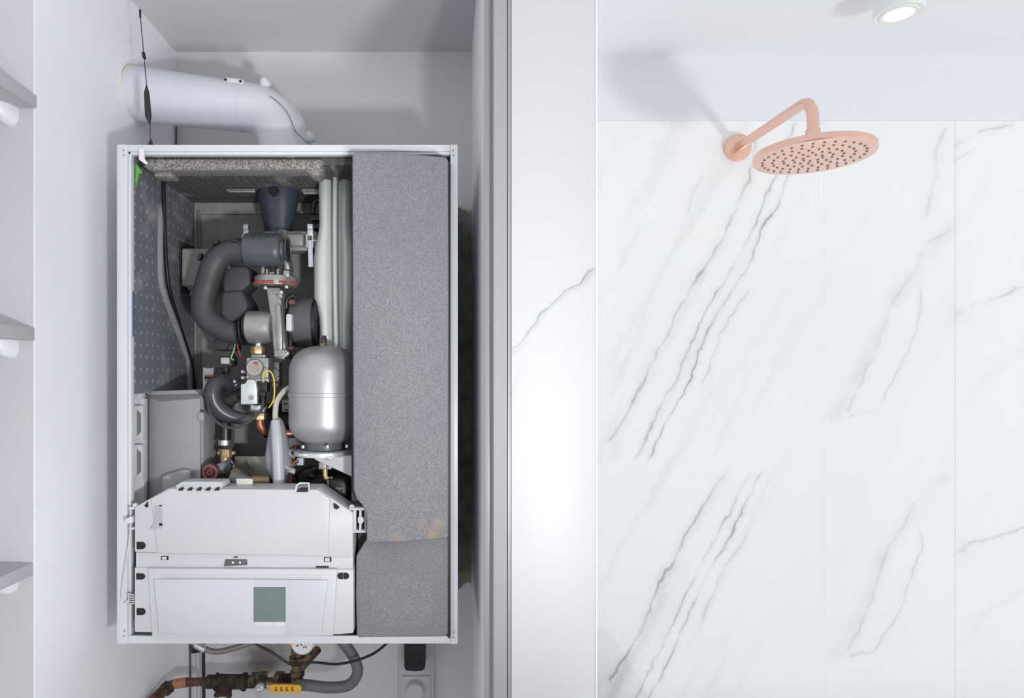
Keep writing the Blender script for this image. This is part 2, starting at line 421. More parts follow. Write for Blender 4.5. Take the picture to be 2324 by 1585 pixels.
struct('trim_5', M().box((P(1351.5, 0, .8).x, .799, 0), (P(1355, 0, .8).x, .86, 2.5), .0005), mat('edge_profile', (250, 250, 252), .3))
struct('wall_back_shower', M().box((.16, YW, 0), (2.2, 1.7, P(0, 275, YW).z)), marble_w)
struct('wall_back_upper', M().box((.16, YW+.002, P(0, 275, YW).z), (2.2, 1.7, 2.5)), mat('shower_paint', (232, 233, 238), .6))
#struct('wall_right', M().box((2.2, -.5, 0), (2.3, 1.7, 2.5)), marble_w)
struct('ceiling', M().box((.16, 1.1, CZ), (2.3, 1.7, 2.5)), mat('ceiling_paint', (240, 242, 246), .6))

# ------------------------------------------------------------------ shelves
def shelf(ptop, pbot, pend, label):
    zt = P(0, ptop, NF_Y).z; zb = P(0, pbot, NF_Y).z; xe = P(pend, 0, NF_Y).x
    t = thing('wall_shelf', label, 'shelf', (-.8, .72, zb), 'short shelves on the left wall')
    part('board', M().box((-1.1, .56, zb), (xe, NF_Y, zt), .0008), shelf_w, t)
    rings = []
    h = .0235
    for k in range(13):
        u = k/12
        wd = .0145*math.sqrt(max(0, 1-u**2.6))*(1-.12*u)+1e-4; dp = .026*math.sqrt(max(0, 1-u**2.0))+1e-4
        cx = -.5655+.004*u
        rg = [(cx+wd*math.cos(math.pi*j/16), NF_Y-dp*math.sin(math.pi*j/16), zb-h*u) for j in range(17)]
        rings.append(rg)
    part('bracket', M().loft(rings), bracket_w, t)
shelf(218, 246, 84, 'pale grey wall shelf with white bracket, highest of the three on the left')
shelf(744, 773, 79, 'pale grey wall shelf at eye level, between the highest and lowest on the left')
shelf(1277, 1306, 76, 'pale grey wall shelf seen from above, lowest of the three on the left')

# ------------------------------------------------------------------ boiler
YF, YB = .916, 1.142
bz = P(0, 1460, YF).z
B = thing('boiler', 'white wall-hung gas boiler with its front cover off, inside parts showing', 'boiler', (-.24, 1.08, bz))
def bp(name, m, mt, parent=None, label=None, ang=35): return part(name, m, mt, parent or B, label, ang=ang)
L0, R0, T0, B0 = P(268, 0, YF).x, P(1039, 0, YF).x, P(0, 330, YF).z, P(0, 1460, YF).z
Li, Ri, Ti, Bi = P(297, 0, YF).x, P(1022, 0, YF).x, P(0, 349, YF).z, P(0, 1442, YF).z
m = M()
m.box((L0, YF, B0), (L0+.003, 1.2365, T0)); m.box((R0-.003, YF, B0), (R0, 1.2365, T0))
m.box((L0, YF, T0-.003), (R0, 1.2365, T0)); m.box((L0, YF, B0), (R0, 1.2365, B0+.003))
m.box((L0+.001, 1.232, B0+.001), (R0-.001, 1.2365, T0-.001))
cas = bp('casing', m, casing_w)
m = M()
m.box((L0, YF-.004, B0), (L0+S(24, YF), YF+.002, T0), .0012)
m.box((R0-S(17, YF), YF-.004, B0), (R0, YF+.002, T0), .0012)
m.box((L0+S(24, YF), YF-.003, T0-S(15, YF)), (R0-S(17, YF), YF+.002, T0), .001)
m.box((L0+S(24, YF), YF-.003, B0), (R0-S(17, YF), YF+.002, B0+S(18, YF)), .001)
bp('front_frame', m, casing_w, cas)
m = M()                                       # inner lips
m.box((L0+S(23, YF), YF, B0), (Li, YF+.010, T0-.004), .0008); m.box((L0+.01, YF, T0-S(21, YF)), (R0-.01, YF+.010, T0-S(14, YF)), .0008)
m.box((Ri, YF, B0), (R0-S(16, YF), YF+.010, T0-.004), .0005)
bp('inner_lip', m, mat('lip_enamel', (214, 220, 225), .4), cas)
for px, py in ((280, 341), (280, 352), (1028, 341), (1029, 352), (282, 1433), (281, 1445), (1030, 1437), (1029, 1448)):
    bp('rivet', M().cyl(P(px, py, YF-.0052), (0, 1, 0), S(2.2, YF), .002, .0003, 10), plate_m, cas)
# liners
ln = bp('side_liner', M().box((Li-.004, YF+.011, P(0, 895, YF).z), (Li, YB, Ti+.003)), liner_l)
bp('top_liner', M().box((Li, YF+.02, Ti-.009), (Ri, YB, Ti+.004)), liner_c)
m = M()
m.box((Li, YB+.006, Bi), (Ri, YB+.012, Ti))
m.box((Li, YB, P(0, 486, YB).z), (Ri, YB+.008, Ti)); m.box((Li-.003, YB-.001, Bi), (P(455, 0, YB).x, YB+.008, Ti))
bk = bp('back_panel', m, epp_back)
bp('edge_strip', M().box((P(446, 0, YB-.002).x, YB-.003, Bi), (P(453, 0, YB-.002).x, YB+.001, P(0, 478, YB).z), .0008), epp_dk, bk)
def onL(px, py, off=.0):                      # point on the left liner seen at px, py
    X = Li+off; Y = X*F/(px-1030); return Vector((X, Y, EYE+(855-py)/F*Y))
rib = bp('channel_rib', M().tube([onL(364, 462), onL(362, 500), onL(362, 620), onL(370, 665), onL(392, 725), onL(420, 800), onL(427, 830), onL(430, 900)], [.001, .0058, .0062, .0062, .0062, .0062, .0062, .0062], 12, 8), mat('rib_foam', (140, 141, 145), .7, var=.08, vscale=200))
bp('loom', M().tube([onL(372, 405, .006), onL(372, 440, .006), onL(374, 520, .006), onL(380, 620, .006), onL(388, 670, .006), onL(412, 750, .006), onL(436, 830, .006), onL(443, 905, .004)], .0027, 10, 8), wire_k, None, 'thin black cable loom down the left liner')
m = M().prism([(300, 1), (301, 1), (300, 2)], 1, 1.01) if False else M()
m.ext([(Li, onL(405, 0).y, P(0, 548, onL(405, 0).y).z), (Li, onL(437, 0).y, P(0, 560, onL(437, 0).y).z), (Li, onL(437, 0).y, P(0, 672, onL(437, 0).y).z), (Li, onL(408, 0).y, P(0, 660, onL(408, 0).y).z)], (.004, 0, 0), .0015)
bp('liner_pad', m, mat('pad_dark', (54, 54, 60), .6, var=.1, vscale=50), ln)
m = M(); Yg = YF+.0115
m.prism([(307, 370), (311, 374), (323, 393), (315, 394), (311, 412), (307, 430)], Yg, Yg+.0015, .0003)
bp('foam_residue', m, green_s, ln, 'bright green foam residue in the top corner')
bp('sticker', M().ext([onL(301, 662, .0008), onL(305.5, 662, .0008), onL(305.5, 764, .0008), onL(301, 764, .0008)], (.0004, 0, 0)), sticker_b, ln)
# top foam bar
zb0 = P(0, 384, .93).z
m = M()
xs0, xs1 = P(309, 0, .93).x, P(735, 0, .93).x
m.ext([(xs0, .932, Ti-.001), (xs0-.000, .932, P(0, 368, .93).z), (xs0+.016, .932, zb0), (xs1-.008, .932, zb0), (xs1, .932, zb0+.012), (xs1-.004, .932, Ti-.001)], (0, .034, 0), .003, 3)
m.ext([(xs1-.034, .934, zb0+.006), (xs1-.022, .934, zb0-.007), (xs1-.010, .934, zb0-.010), (xs1-.002, .934, zb0+.002), (xs1-.006, .934, zb0+.016)], (0, .034, 0), .005, 3)
m.box((xs0+.018, .945, zb0-.006), (xs0+.045, .972, zb0+.002), .003)
bp('foam_bar', m, epp_bar)
m = M(); m.ext([P(740, 352, .94), P(800, 352, .94), P(800, 372, .94), P(775, 370, .94), P(748, 380, .94)], (0, .08, 0), .003)
bp('foam_block', m, epp_dk)
for a, b in ((352, 368), (651, 667)):
    m = M(); m.pbox(a, 351, b, 355.5, .928, .932, .0004); bp('tab', m, casing_w, cas)
m = M()
m.ext([P(313, 335, .908), P(326, 335, .908), P(326, 360, .908), P(333, 366, .908), P(331, 374, .908), P(314, 362, .908)], (0, .006, 0), .0015)
bp('catch', m, clip_w, cas)
bp('catch_recess', M().pbox(315, 363, 334, 375, .9305, .95, .0004), slot_k, cas)
# flue adapter
a0 = P(632, 430, 1.07)
m = M(); k = S(1, 1.07)
rr = []
for py, hw in ((418, 45), (430, 48), (445, 47), (470, 42), (500, 35), (530, 30)):
    c = P(632, py, 1.07); rr.append([(c.x+hw*k*math.cos(2*math.pi*j/28), c.y+.026*math.sin(2*math.pi*j/28)*(hw/47), c.z) for j in range(28)])
m.loft(rr)
fa = bp('flue_adapter', m, blue_k, None, 'dark blue tapered flue adapter')
bp('test_port', M().lathe(P(623, 436, 1.047), (0, -1, 0), [(0, k*11), (.005, k*11), (.006, k*9.5), (.006, 0)], 24), slot_k, fa)  # solid disc, its dark colour stands for the shade in the port hole
for a, b, c, d in ((514, 428, 578, 436), (684, 428, 732, 440)):
    m = M(); m.pbox(a, b, c, (b+d)/2+1, 1.05, 1.056, .0006); m.pbox(a+4, (b+d)/2, c, d, 1.045, 1.05, .0005)
    bp('mounting_rail', m, plate_m)
# heat exchanger column
def lobe(cx, rows, ry):
    rr = []
    for py, dx, hw in rows:
        c = P(cx+dx, py, 1.035); k = 1.035/F
        rr.append([(c.x+hw*k*math.cos(2*math.pi*j/24), c.y+ry*math.sin(2*math.pi*j/24)*min(1, hw/16), c.z) for j in range(24)])
    return rr
rows = [(392, 0, 6), (394, 0, 14), (400, 0, 18), (412, 0, 20), (430, -1, 20), (520, 0, 19.5), (545, -2, 22), (565, -4, 25), (590, -5, 27), (680, -5, 27), (700, -3, 24), (722, -1, 20), (745, 0, 19), (850, 0, 20)]
m = M(); m.loft(lobe(746, rows, .030)); m.loft(lobe(787, [(a, -b*.6, c) for a, b, c in rows], .030))
m.pbox(735, 400, 795, 850, 1.03, 1.06, .004)
hx = bp('heat_exchanger', m, exch_m)
bp('header_pipe', M().tube([P(764, 376, 1.0), P(764, 392, .998), P(762, 420, .998), P(762, 600, .998), P(765, 800, .998)], [S(8, 1), S(8.5, 1), S(6.5, 1), S(6.5, 1), S(6.5, 1)], 14, 6), exch_m, hx)
m = M(); m.tube([P(745, 398, 1.03), P(748, 385, 1.04), P(770, 374, 1.045), P(800, 374, 1.045)], .006, 10)
bp('manifold', m, epp_dk, hx)
# casting behind the fan with two latches
m = M(); m.pbox(598, 524, 720, 566, 1.045, 1.09, .003); m.pbox(648, 527, 690, 560, 1.036, 1.05, .006, 3)
m.pbox(652, 560, 700, 569, 1.04, 1.07, .002)
m.tube([P(640, 530, 1.05), P(640, 560, 1.04)], [S(16, 1.04), S(20, 1.04)], 18, 1)
cst = bp('burner_plate', m, alu_rough)
def latch(cx, Y, full):
    m = M(); k = S(1, Y)
    m.pbox(cx-5, 508, cx+7, 520, Y, Y+.008, .001); m.pbox(cx-5, 519, cx+8, 535, Y-.003, Y+.005, .0015)
    if full:
        m.tube([P(cx-5.5, 533, Y-.002), P(cx-5.5, 562, Y-.002)], k*1.6, 8, 1); m.tube([P(cx+7.5, 533, Y-.002), P(cx+7.5, 562, Y-.002)], k*1.6, 8, 1)
        m.tube([P(cx+9, 546, Y), P(cx+16, 546, Y), P(cx+18, 552, Y), P(cx+16, 562, Y)], k*1.6, 8, 4)
        m.ext([P(cx-4, 545, Y), P(cx+6, 545, Y), P(cx+9, 600, Y+.002), P(cx+9, 606, Y), P(cx-3, 606, Y), P(cx-2, 598, Y+.002)], (0, .004, 0), .0008)
    else: m.tube([P(cx-5.5, 533, Y-.002), P(cx-5.5, 545, Y-.002)], k*1.6, 8, 1)
    bp('toggle_latch', m, steel_lt, cst)
latch(702, 1.03, True); latch(556, 1.05, False)
# left junction box
m = M(); m.pbox(411, 563, 490, 650, 1.06, 1.13, .004, 3); m.pbox(425, 648, 480, 658, 1.07, 1.12, .002)
bp('junction_box', m, box_tan, None, 'grey brown box against the back panel')
# air intake hose and sleeve
YH = .99; k = S(1, YH)
hp = [(600, 567), (560, 568), (523, 571), (497, 584), (480, 612), (469, 650), (461, 690), (470, 722), (500, 745), (535, 757), (556, 759)]
ht = bp('intake_hose', M().tube([P(x, y, YH+(0.0 if i < 5 else .006)) for i, (x, y) in enumerate(hp)], [k*r for r in (27, 27, 27, 27, 27, 27, 27, 27, 26, 24, 24)], 24, 8), rubber)
for px, py, a in ((578-47, 546, 2), (487, 551, -28), (452, 583, -70), (433, 664, -78)):
    rot = Matrix.Rotation(R(a), 3, 'Y')
    bp('hose_lug', M().pbox(px-9, py-4, px+9, py+3, YH-.018 if px > 460 else YH-.004, YH-.006 if px > 460 else YH+.006, .001, 2, rot), rubber_k, ht)
m = M(); m.lathe(P(557, 568, YH), (1, .0, 0), [(0, k*31), (k*3, k*37), (k*8, k*38), (k*70, k*38), (k*80, k*36), (k*84, k*32), (k*84, k*24), (k*93, k*22), (k*96, k*29), (k*98, k*29.5), (k*98, k*26), (k*84, k*21), (k*30, k*20)], 36)
sl = bp('intake_sleeve', m, rubber2)
for px in (579, 611):
    bp('sleeve_lug', M().prism([(px-9, 534), (px-5, 529), (px+6, 529), (px+10, 534), (px+5, 539), (px-4, 539)], YH-.020, YH-.012, .0008), rubber_k, sl)
bp('sleeve_mouth_shade', M().lathe(P(630, 568, YH), (1, 0, 0), [(0, k*20), (k*10, k*20.5), (k*22.5, k*25.2)], 30), mat('hollow_shade_black', (10, 10, 12), .9), sl)  # black plug, the shade inside the open sleeve put into its colour
# silencer
m = M(); m.prism([(508, 612), (520, 603), (560, 604), (566, 612), (567, 645), (548, 660), (566, 690), (565, 716), (552, 732), (516, 735), (500, 726), (497, 700), (507, 672), (505, 640)], 1.0, 1.05, .005, 3)
m.prism([(508, 600), (520, 598), (524, 608), (516, 614)], .995, 1.01, .002)
m.prism([(503, 662), (548, 658), (563, 688), (556, 725), (516, 733), (499, 712)], .992, 1.02, .005, 3)
bp('air_silencer', m, plastic_dg)
# blower
YV = 1.0; k = S(1, YV)
c0 = P(627, 640, 1.01)
m = M(); r = S(49, 1.0)
m.lathe(P(627, 653, 1.01), (0, 0, 1), [(0, r*.86), (k*2, r*.98), (k*10, r), (k*14, r*.99), (k*22, r*.98), (k*25, r*.9)], 48)
fl = bp('venturi_flange', m, alu)
for a0_, a1_ in ((190, 278), (292, 312), (322, 346)):
    m = M(); pts = []
    for q in range(13):
        a = R(a0_+(a1_-a0_)*q/12); pts.append(Vector((c0.x+r*1.002*math.cos(a), 1.01+r*1.002*math.sin(a), P(0, 639, 1.01-.034).z)))
    m.tube(pts, k*3.2, 6, 1, True); bp('gasket', m, seal_red, fl)
m = M()
m.tube([P(636, 560, 1.03), P(634, 600, 1.02), P(630, 632, 1.012)], [S(18, 1), S(20, 1), S(26, 1)], 20, 4)
m.pbox(592, 605, 601, 628, .99, 1.02, .002); m.pbox(603, 610, 607, 629, .98, 1.02, .0005); m.pbox(628, 610, 632, 629, .98, 1.02, .0005)
m.pbox(610, 617, 622, 629, .985, 1.0, .001); m.pbox(642, 613, 656, 629, .985, 1.01, .002)
m.prism([(640, 555), (648, 560), (657, 612), (645, 614)], 1.0, 1.03, .002)
bp('venturi_casting', m, alu, fl)
m = M()
m.prism([(603, 652), (636, 652), (640, 700), (645, 760), (650, 805), (645, 818), (622, 812), (618, 780), (613, 720)], .985, 1.01, .003, 3)
m.prism([(625, 690), (636, 690), (641, 770), (640, 800), (630, 800), (627, 760)], .978, .99, .002)
m.pbox(621, 660, 640, 667, .974, .99, .001); m.pbox(630, 662, 640, 676, .972, .99, .001)
m.lathe(P(647, 735, 1.03), (-1, 0, 0), [(0, k*60), (k*8, k*64), (k*16, k*62), (k*24, k*50)], 40)
m.pbox(622, 795, 652, 810, .975, .995, .001)
vo = bp('fan_volute', m, alu)
m = M(); m.pbox(648, 712, 662, 752, .985, 1.01, .003); bp('motor_plug', m, casing_w, vo)
for px, py in ((639, 664), (653, 803), (603, 654), (651, 652)):
    m = M(); m.lathe(P(px, py, .972), (0, -1, 0), [(0, k*4), (k*4, k*4), (k*5, k*2.5)], 10); bp('bolt', m, steel, vo)
m = M(); m.lathe(P(562, 743, .995), (1, 0, .0), [(0, k*33), (k*3, k*37), (k*40, k*37), (k*48, k*35), (k*56, k*34)], 36)
ic = bp('inlet_cylinder', m, alu)
m = M()
for i, (px, rr_) in enumerate(((540, 28), (549, 33), (558, 36))):
    m.lathe(P(px, 757-i*5, .995), (1, 0, .1), [(0, k*(rr_-3)), (k*1.5, k*rr_), (k*5, k*rr_), (k*7, k*(rr_-3))], 32)
bp('hose_clamp', m, rubber_k, ht)
# motor
YM = 1.035; k = S(1, YM)
m = M(); m.lathe(P(664, 733, YM), (1, 0, 0), [(0, k*48), (k*5, k*55), (k*44, k*58), (k*52, k*57)], 44)
mo = bp('fan_motor', m, mat('motor_grey', (92, 93, 96), .5, var=.1, vscale=40))
m = M(); m.lathe(P(716, 733, YM), (1, 0, 0), [(0, k*57), (k*8, k*56), (k*12, k*48)], 44)
bp('motor_end', m, rubber_k, mo)
for px, py in ((656, 686), (655, 792)):
    bp('rubber_mount', M().cyl(P(px, py, 1.0), (1, 0, 0), S(6, 1), S(14, 1), .001, 14), red_p, mo)
m = M(); m.tube([P(650, 700, 1.01), P(652, 680, 1.008), P(664, 671, 1.008), P(672, 676, 1.01)], .0035, 10)
bp('motor_bracket', m, plastic_k, mo)
m = M(); m.pbox(655, 757, 662, 790, 1.0, 1.02, .001); bp('motor_foot', m, plastic_k, mo)
# sensor, wires near the exchanger
m = M(); m.tube([P(736, 452, 1.06), P(716, 456, 1.06), P(710, 475, 1.06), P(710, 486, 1.06)], .0042, 10)
m.pbox(704, 487, 735, 500, 1.055, 1.08, .001); m.pbox(700, 506, 735, 520, 1.055, 1.08, .002)
bp('ignition_lead', m, plastic_k)
# gas valve
YG = .985; k = S(1, YG)
m = M(); m.pbox(559, 812, 609, 864, YG, YG+.035, .0015); m.pbox(570, 805, 602, 813, YG+.005, YG+.03, .001)
m.prism([(563, 862), (610, 858), (610, 868), (592, 868), (580, 864)], YG-.004, YG+.01, .001)
m.pbox(566, 860, 600, 940, YG+.016, YG+.03, .001)
gv = bp('gas_valve', m, alu)
m = M(); m.pbox(569, 920, 598, 931, YG, YG+.02, .001); bp('outlet_flange', m, steel_lt, gv)
m = M(); m.lathe(P(580, 835, YG), (0, -1, 0), [(0, k*20), (k*6, k*20), (k*9, k*18), (k*9, k*9), (k*12, k*8), (k*12, k*3), (k*14, k*2)], 30)
bp('regulator_dial', m, plate_m, gv)
m = M(); m.prism([(575, 823), (580, 821), (586, 824), (584, 827), (580, 825), (576, 826)], YG-.0070, YG-.005); bp('dial_mark', m, wire_r, gv)
for px, py in ((564, 817), (600, 818), (563, 856)): bp('screw', M().cyl(P(px, py, YG), (0, -1, 0), k*3.5, k*3, .0004, 10), plate_m, gv)
for py in (844, 858):
    bp('test_nipple', M().lathe(P(553, py, YG), (0, -1, 0), [(0, k*5), (k*8, k*5), (k*12, k*3), (k*14, 0)], 12), steel, gv)
m = M(); m.prism([(546, 872), (556, 871), (560, 863), (570, 861), (579, 864), (581, 872), (583, 885), (583, 918), (546, 919)], YG-.012, YG+.015, .0015)
so = bp('solenoid', m, steel_lt, gv)
bp('solenoid_screw', M().cyl(P(570, 903, YG-.012), (0, -1, 0), k*6, k*1.5, .0003, 16), plate_m, gv)
m = M(); m.pbox(584, 866, 606, 890, YG-.006, YG+.01, .001); m.pbox(587, 888, 602, 900, YG-.01, YG, .001); m.cyl(P(582, 905, YG+.005), (0, -1, 0), k*13, .012, .001)
m.pbox(592, 898, 600, 925, YG-.005, YG+.006, .001); bp('coil_connector', m, plastic_k, gv)
def hexnut(mm, px, py0, py1, hw, Y, axis='z'):
    c = P(px, py1, Y); h = S(py1-py0, Y); r = S(hw, Y)
    b = bmesh.new(); vv = [[b.verts.new((c.x+r*math.cos(R(60*q+20)), c.y+r*math.sin(R(60*q+20)), c.z+z)) for q in range(6)] for z in (0, h)]
    b.faces.new(vv[0][::-1]); b.faces.new(vv[1])
    for q in range(6): b.faces.new((vv[0][q], vv[0][(q+1) % 6], vv[1][(q+1) % 6], vv[1][q]))
    mm._add(b, .0006)
m = M(); hexnut(m, 585, 787, 804, 16, 1.0); bp('brass_nut', m, brass, gv)
m = M(); m.cyl(P(587, 789, 1.0), (0, 0, 1), k*9, k*14, .001); bp('steel_stub', m, steel, gv)
m = M(); hexnut(m, 590, 937, 953, 17, 1.0); bp('brass_nut', m, brass, gv)
bp('copper_elbow', M().tube([P(590, 952, 1.0), P(591, 965, 1.0), P(600, 977, 1.005), P(615, 982, 1.02), P(700, 985, 1.04)], k*9.5, 14), copper_p, gv)
m = M(); m.pbox(612, 818, 634, 880, 1.03, 1.05, .003); m.cyl(P(622, 848, 1.03), (0, -1, 0), k*14, k*8, .001); m.pbox(616, 870, 632, 880, 1.02, 1.04, .001)
bp('gas_block', m, alu_rough)
m = M(); m.prism([(618, 800), (655, 800), (662, 830), (655, 826), (640, 824), (620, 822)], 1.01, 1.03, .002); bp('conduit', m, rubber)
# wires
bp('earth_wire', M().tube([P(597, 868, .97), P(599, 848, .965), P(610, 842, .965), P(620, 855, .965), P(623, 885, .965), P(620, 910, .968), P(610, 926, .97)], k*1.7, 8), wire_y, None, 'yellow and green earth wire loop')
bp('earth_wire', M().tube([P(534, 775, 1.0), P(531, 795, 1.0), P(525, 812, 1.0), P(531, 818, 1.0)], k*1.6, 8), wire_g)
bp('red_wire', M().tube([P(538, 778, 1.0), P(542, 797, 1.0), P(550, 818, 1.0), P(557, 838, 1.0)], k*1.7, 8), wire_r)
bp('black_wire', M().tube([P(546, 812, .996), P(554, 835, .996), P(560, 850, .996)], k*2.2, 8), wire_k)
bp('black_wire', M().tube([P(471, 905, .965), P(476, 935, .955), P(492, 958, .95), P(520, 971, .948), P(550, 966, .948), P(575, 950, .95), P(592, 932, .955), P(598, 915, .965)], k*3.2, 10), rubber)
bp('black_wire', M().tube([P(560, 850, 1.0), P(545, 862, 1.0), P(530, 875, 1.0)], k*2, 8), wire_k)
m = M(); m.ext([P(524, 866, 1.0), P(532, 862, 1.0), P(538, 872, 1.0), P(533, 878, 1.0)], (0, .006, 0), .001); bp('spade_connector', m, steel_lt)
# pcb-like sensor and white terminal
m = M(); m.pbox(497, 806, 526, 833, 1.02, 1.05, .004, 3); m.pbox(495, 803, 528, 809, 1.015, 1.03, .001); ps = bp('pressure_sensor', m, rubber)
bp('sensor_label', M().pbox(501, 812, 520, 826, 1.0185, 1.021, .0003), sticker, ps)
m = M(); m.pbox(483, 770, 530, 795, 1.04, 1.08, .003); m.tube([P(505, 838, 1.03), P(496, 852, 1.03), P(486, 868, 1.03)], .007, 12); m.pbox(505, 822, 515, 850, 1.03, 1.05, .002)
bp('sensor_bracket', m, plastic_dg)
m = M(); m.prism([(460, 833), (465, 836), (479, 836), (485, 833), (484, 870), (468, 895), (460, 893)], 1.04, 1.06, .0015); tb = bp('terminal_block', m, clip_w)
m = M(); m.pbox(464, 850, 481, 866, 1.0385, 1.042, .0003); bp('terminal_recess', m, glue_tan, tb)
m = M(); m.pbox(464, 855, 481, 860, 1.038, 1.041, .0003); bp('terminal_slot', m, slot_k, tb)
# hoses
YQ = .98; k = S(1, YQ)
bp('coolant_hose', M().tube([P(515, 890, 1.02), P(519, 875, 1.0), P(505, 866, .985), P(489, 873, .975), P(482, 893, .972), P(489, 918, .975), P(508, 937, .98), P(535, 948, .985), P(575, 952, .99)], [k*r for r in (10, 13, 16, 18, 19, 19, 18, 15, 13)], 20, 8), mat('coolant_rubber', (66, 67, 70), .32, var=.15, vscale=40))
bp('coolant_hose', M().tube([P(516, 912, 1.02), P(540, 898, 1.02), P(575, 880, 1.02)], k*14, 18, 6), rubber)
bp('drain_hose', M().tube([P(506, 930, 1.0), P(511, 960, .995), P(511, 1010, .995)], k*13, 18, 6), rubber_k)
bp('hose_band', M().cyl(P(510, 1011, .995), (0, 0, 1), k*14.5, k*13, .0006), steel)
m = M(); m.cyl(P(511, 1024, .995), (0, 0, 1), k*15, k*5, .0005); m.cyl(P(511, 1060, .995), (0, 0, 1), k*11, k*38, .001); m.pbox(503, 1021, 520, 1040, .975, .99, .0008)
m.pbox(492, 1025, 531, 1033, .99, 1.0, .001)
m.tube([P(511, 1045, 1.0), P(520, 1065, 1.0), P(545, 1085, 1.0), P(566, 1110, 1.0)], [k*14, k*16, k*17, k*16], 16, 5)
m.cyl(P(570, 1092, .985), (1, 0, 0), k*13, k*45, .001)
br = bp('brass_manifold', m, brass)
m = M(); m.tube([P(487, 1070, .975), P(505, 1062, .985), P(525, 1055, .995)], k*13, 18, 4); m.tube([P(525, 1080, .975), P(560, 1098, .975)], [k*14, k*17], 18, 1)
bp('grey_sleeve', m, mat('sleeve_grey', (135, 140, 145), .5))
m = M(); m.ext([P(518, 1052, .965), P(526, 1055, .965), P(516, 1078, .965), P(508, 1074, .965)], (0, .01, 0), .0015); bp('black_cap', m, plastic_k)
k = S(1, .962)
m = M(); m.lathe(P(484, 1071, .97), (-.12, -1, .02), [(0, k*17), (.006, k*19), (.010, k*18.5), (.010, k*13), (.007, k*12.5), (.007, k*9), (.011, k*7), (.011, k*3), (.008, k*2.5), (.008, 0)], 32)
rk = bp('relief_knob', m, red_p, None, 'dusty red round relief valve knob')
m = M()
for a in (-60, 30, 120, 210):
    q = [P(484, 1071, .9615)+Vector((k*15.5*math.cos(R(a+t)), 0, k*15.5*math.sin(R(a+t)))) for t in range(0, 46, 9)]
    m.tube(q, k*1.5, 6, 1)
bp('knob_slots', m, slot_k, rk)
m = M(); m.pbox(532, 1036, 618, 1130, 1.05, 1.054, .001); pl = bp('mounting_plate', m, plate_m)
for px, py in ((561, 1050), (566, 1059)):
    m = M(); m.cyl(P(px, py, 1.05), (0, -1, 0), .003, .004, .0005, 12); bp('plate_screw', m, steel, pl)
# condensate trap
k = S(1, .955)
m = M(); rr = []
for py, x0_, x1_ in ((948, 620, 630), (956, 612, 638), (970, 608, 643), (1000, 603, 650), (1040, 597, 657), (1060, 598, 660), (1080, 610, 655), (1110, 620, 645)):
    a = P(x0_, py, .975); b = P(x1_, py, .975); cx = (a.x+b.x)/2; hw = (b.x-a.x)/2
    rr.append([(cx+hw*math.cos(2*math.pi*j/24), .985+min(.018, hw)*math.sin(2*math.pi*j/24), a.z) for j in range(24)])
m.loft(rr)
tr = bp('condensate_trap', m, trap_m)
bp('trap_tube', M().tube([P(625, 955, .957), P(629, 1000, .952), P(632, 1060, .952), P(634, 1120, .952)], [k*10, k*13, k*13, k*13], 20, 5), mat('tube_grey', (182, 184, 190), .4), tr)
bp('clear_tube', M().tube([P(665, 876, .99), P(645, 888, .98), P(629, 910, .97), P(625, 935, .965), P(625, 958, .963)], k*6.5, 14, 8), hose_trans, tr)
m = M(); m.pbox(640, 908, 690, 935, 1.05, 1.052); dp = bp('data_label', m, sticker)
m = M()
for y_, a, b in ((917, 644, 652), (917, 654, 660), (931, 644, 657), (932, 659, 662)): m.pbox(a, y_-1.5, b, y_+1, 1.0492, 1.0498)
bp('label_print', m, slot_k, dp)
m = M(); m.lathe(P(600, 955, 1.085), (1, 0, 0), [(0, .025), (.003, .029), (.075, .029)], 28); bp('hydraulic_block', m, plastic_k)
bp('copper_pipe', M().tube([P(672, 1015, 1.02), P(668, 1035, 1.01), P(659, 1062, 1.0), P(657, 1120, 1.0)], S(9, 1), 14, 6), copper_p)
m = M(); m.tube([P(668, 1022, .985), P(656, 1025, .98), P(660, 1034, .98), P(668, 1038, .985)], .0025, 8); bp('sensor_lead', m, mat('lead_grey', (150, 154, 160), .4))
m = M(); m.pbox(673, 1040, 688, 1057, .99, 1.0, .001); bp('sensor_plug', m, casing_w)
m = M(); m.ext([P(646, 1052, .97), P(652, 1060, .97), P(670, 1066, .97), P(668, 1078, .97), P(654, 1072, .97), P(646, 1062, .97)], (0, .006, 0), .001); bp('cable_tag', m, sticker)
bp('blue_wire', M().tube([P(664, 1066, .98), P(670, 1055, .985), P(678, 1048, .985)], .0011, 6), mat('wire_blue', (90, 100, 170), .4))
bp('orange_wire', M().tube([P(661, 1064, .98), P(668, 1050, .985), P(676, 1044, .985)], .0011, 6), mat('wire_orange', (210, 140, 60), .4))
# expansion vessel
YE = .978; r = S(80, YE)/1.0; k = S(1, YE)
ve = P(737, 1008, YE)
H = S(1008-785, YE)
prof = []
for q in range(11):
    a = R(90*q/10); prof.append((k*48*(1-math.cos(a)) if False else k*50-k*50*math.cos(a), k*20+(r-k*20)*math.sin(a)))
prof = [(0, k*10)]+prof[1:]
up = [(H-t, rr_) for t, rr_ in prof][::-1]
up = [(H-k*58+k*58*math.sin(R(9*q)), r*math.cos(R(9*q))**.75 if q < 10 else 0) for q in range(11)]
seam = H*.51
prof += [(seam-k*6, r), (seam-k*5, r+k*1.4), (seam+k*2, r+k*1.4), (seam+k*3, r*.992), (seam+k*8, r*.992)]+[(a, b*.99) for a, b in up]
vs_ = bp('expansion_vessel', M().lathe(ve, (0, 0, 1), prof, 64), vessel_m, None, 'silver grey steel expansion vessel', 40)
m = M(); m.lathe(P(735, 787, YE), (0, 0, 1), [(0, k*10), (k*4, k*10), (k*5, k*7), (k*9, k*6)], 20); bp('valve_base', m, brass, vs_)
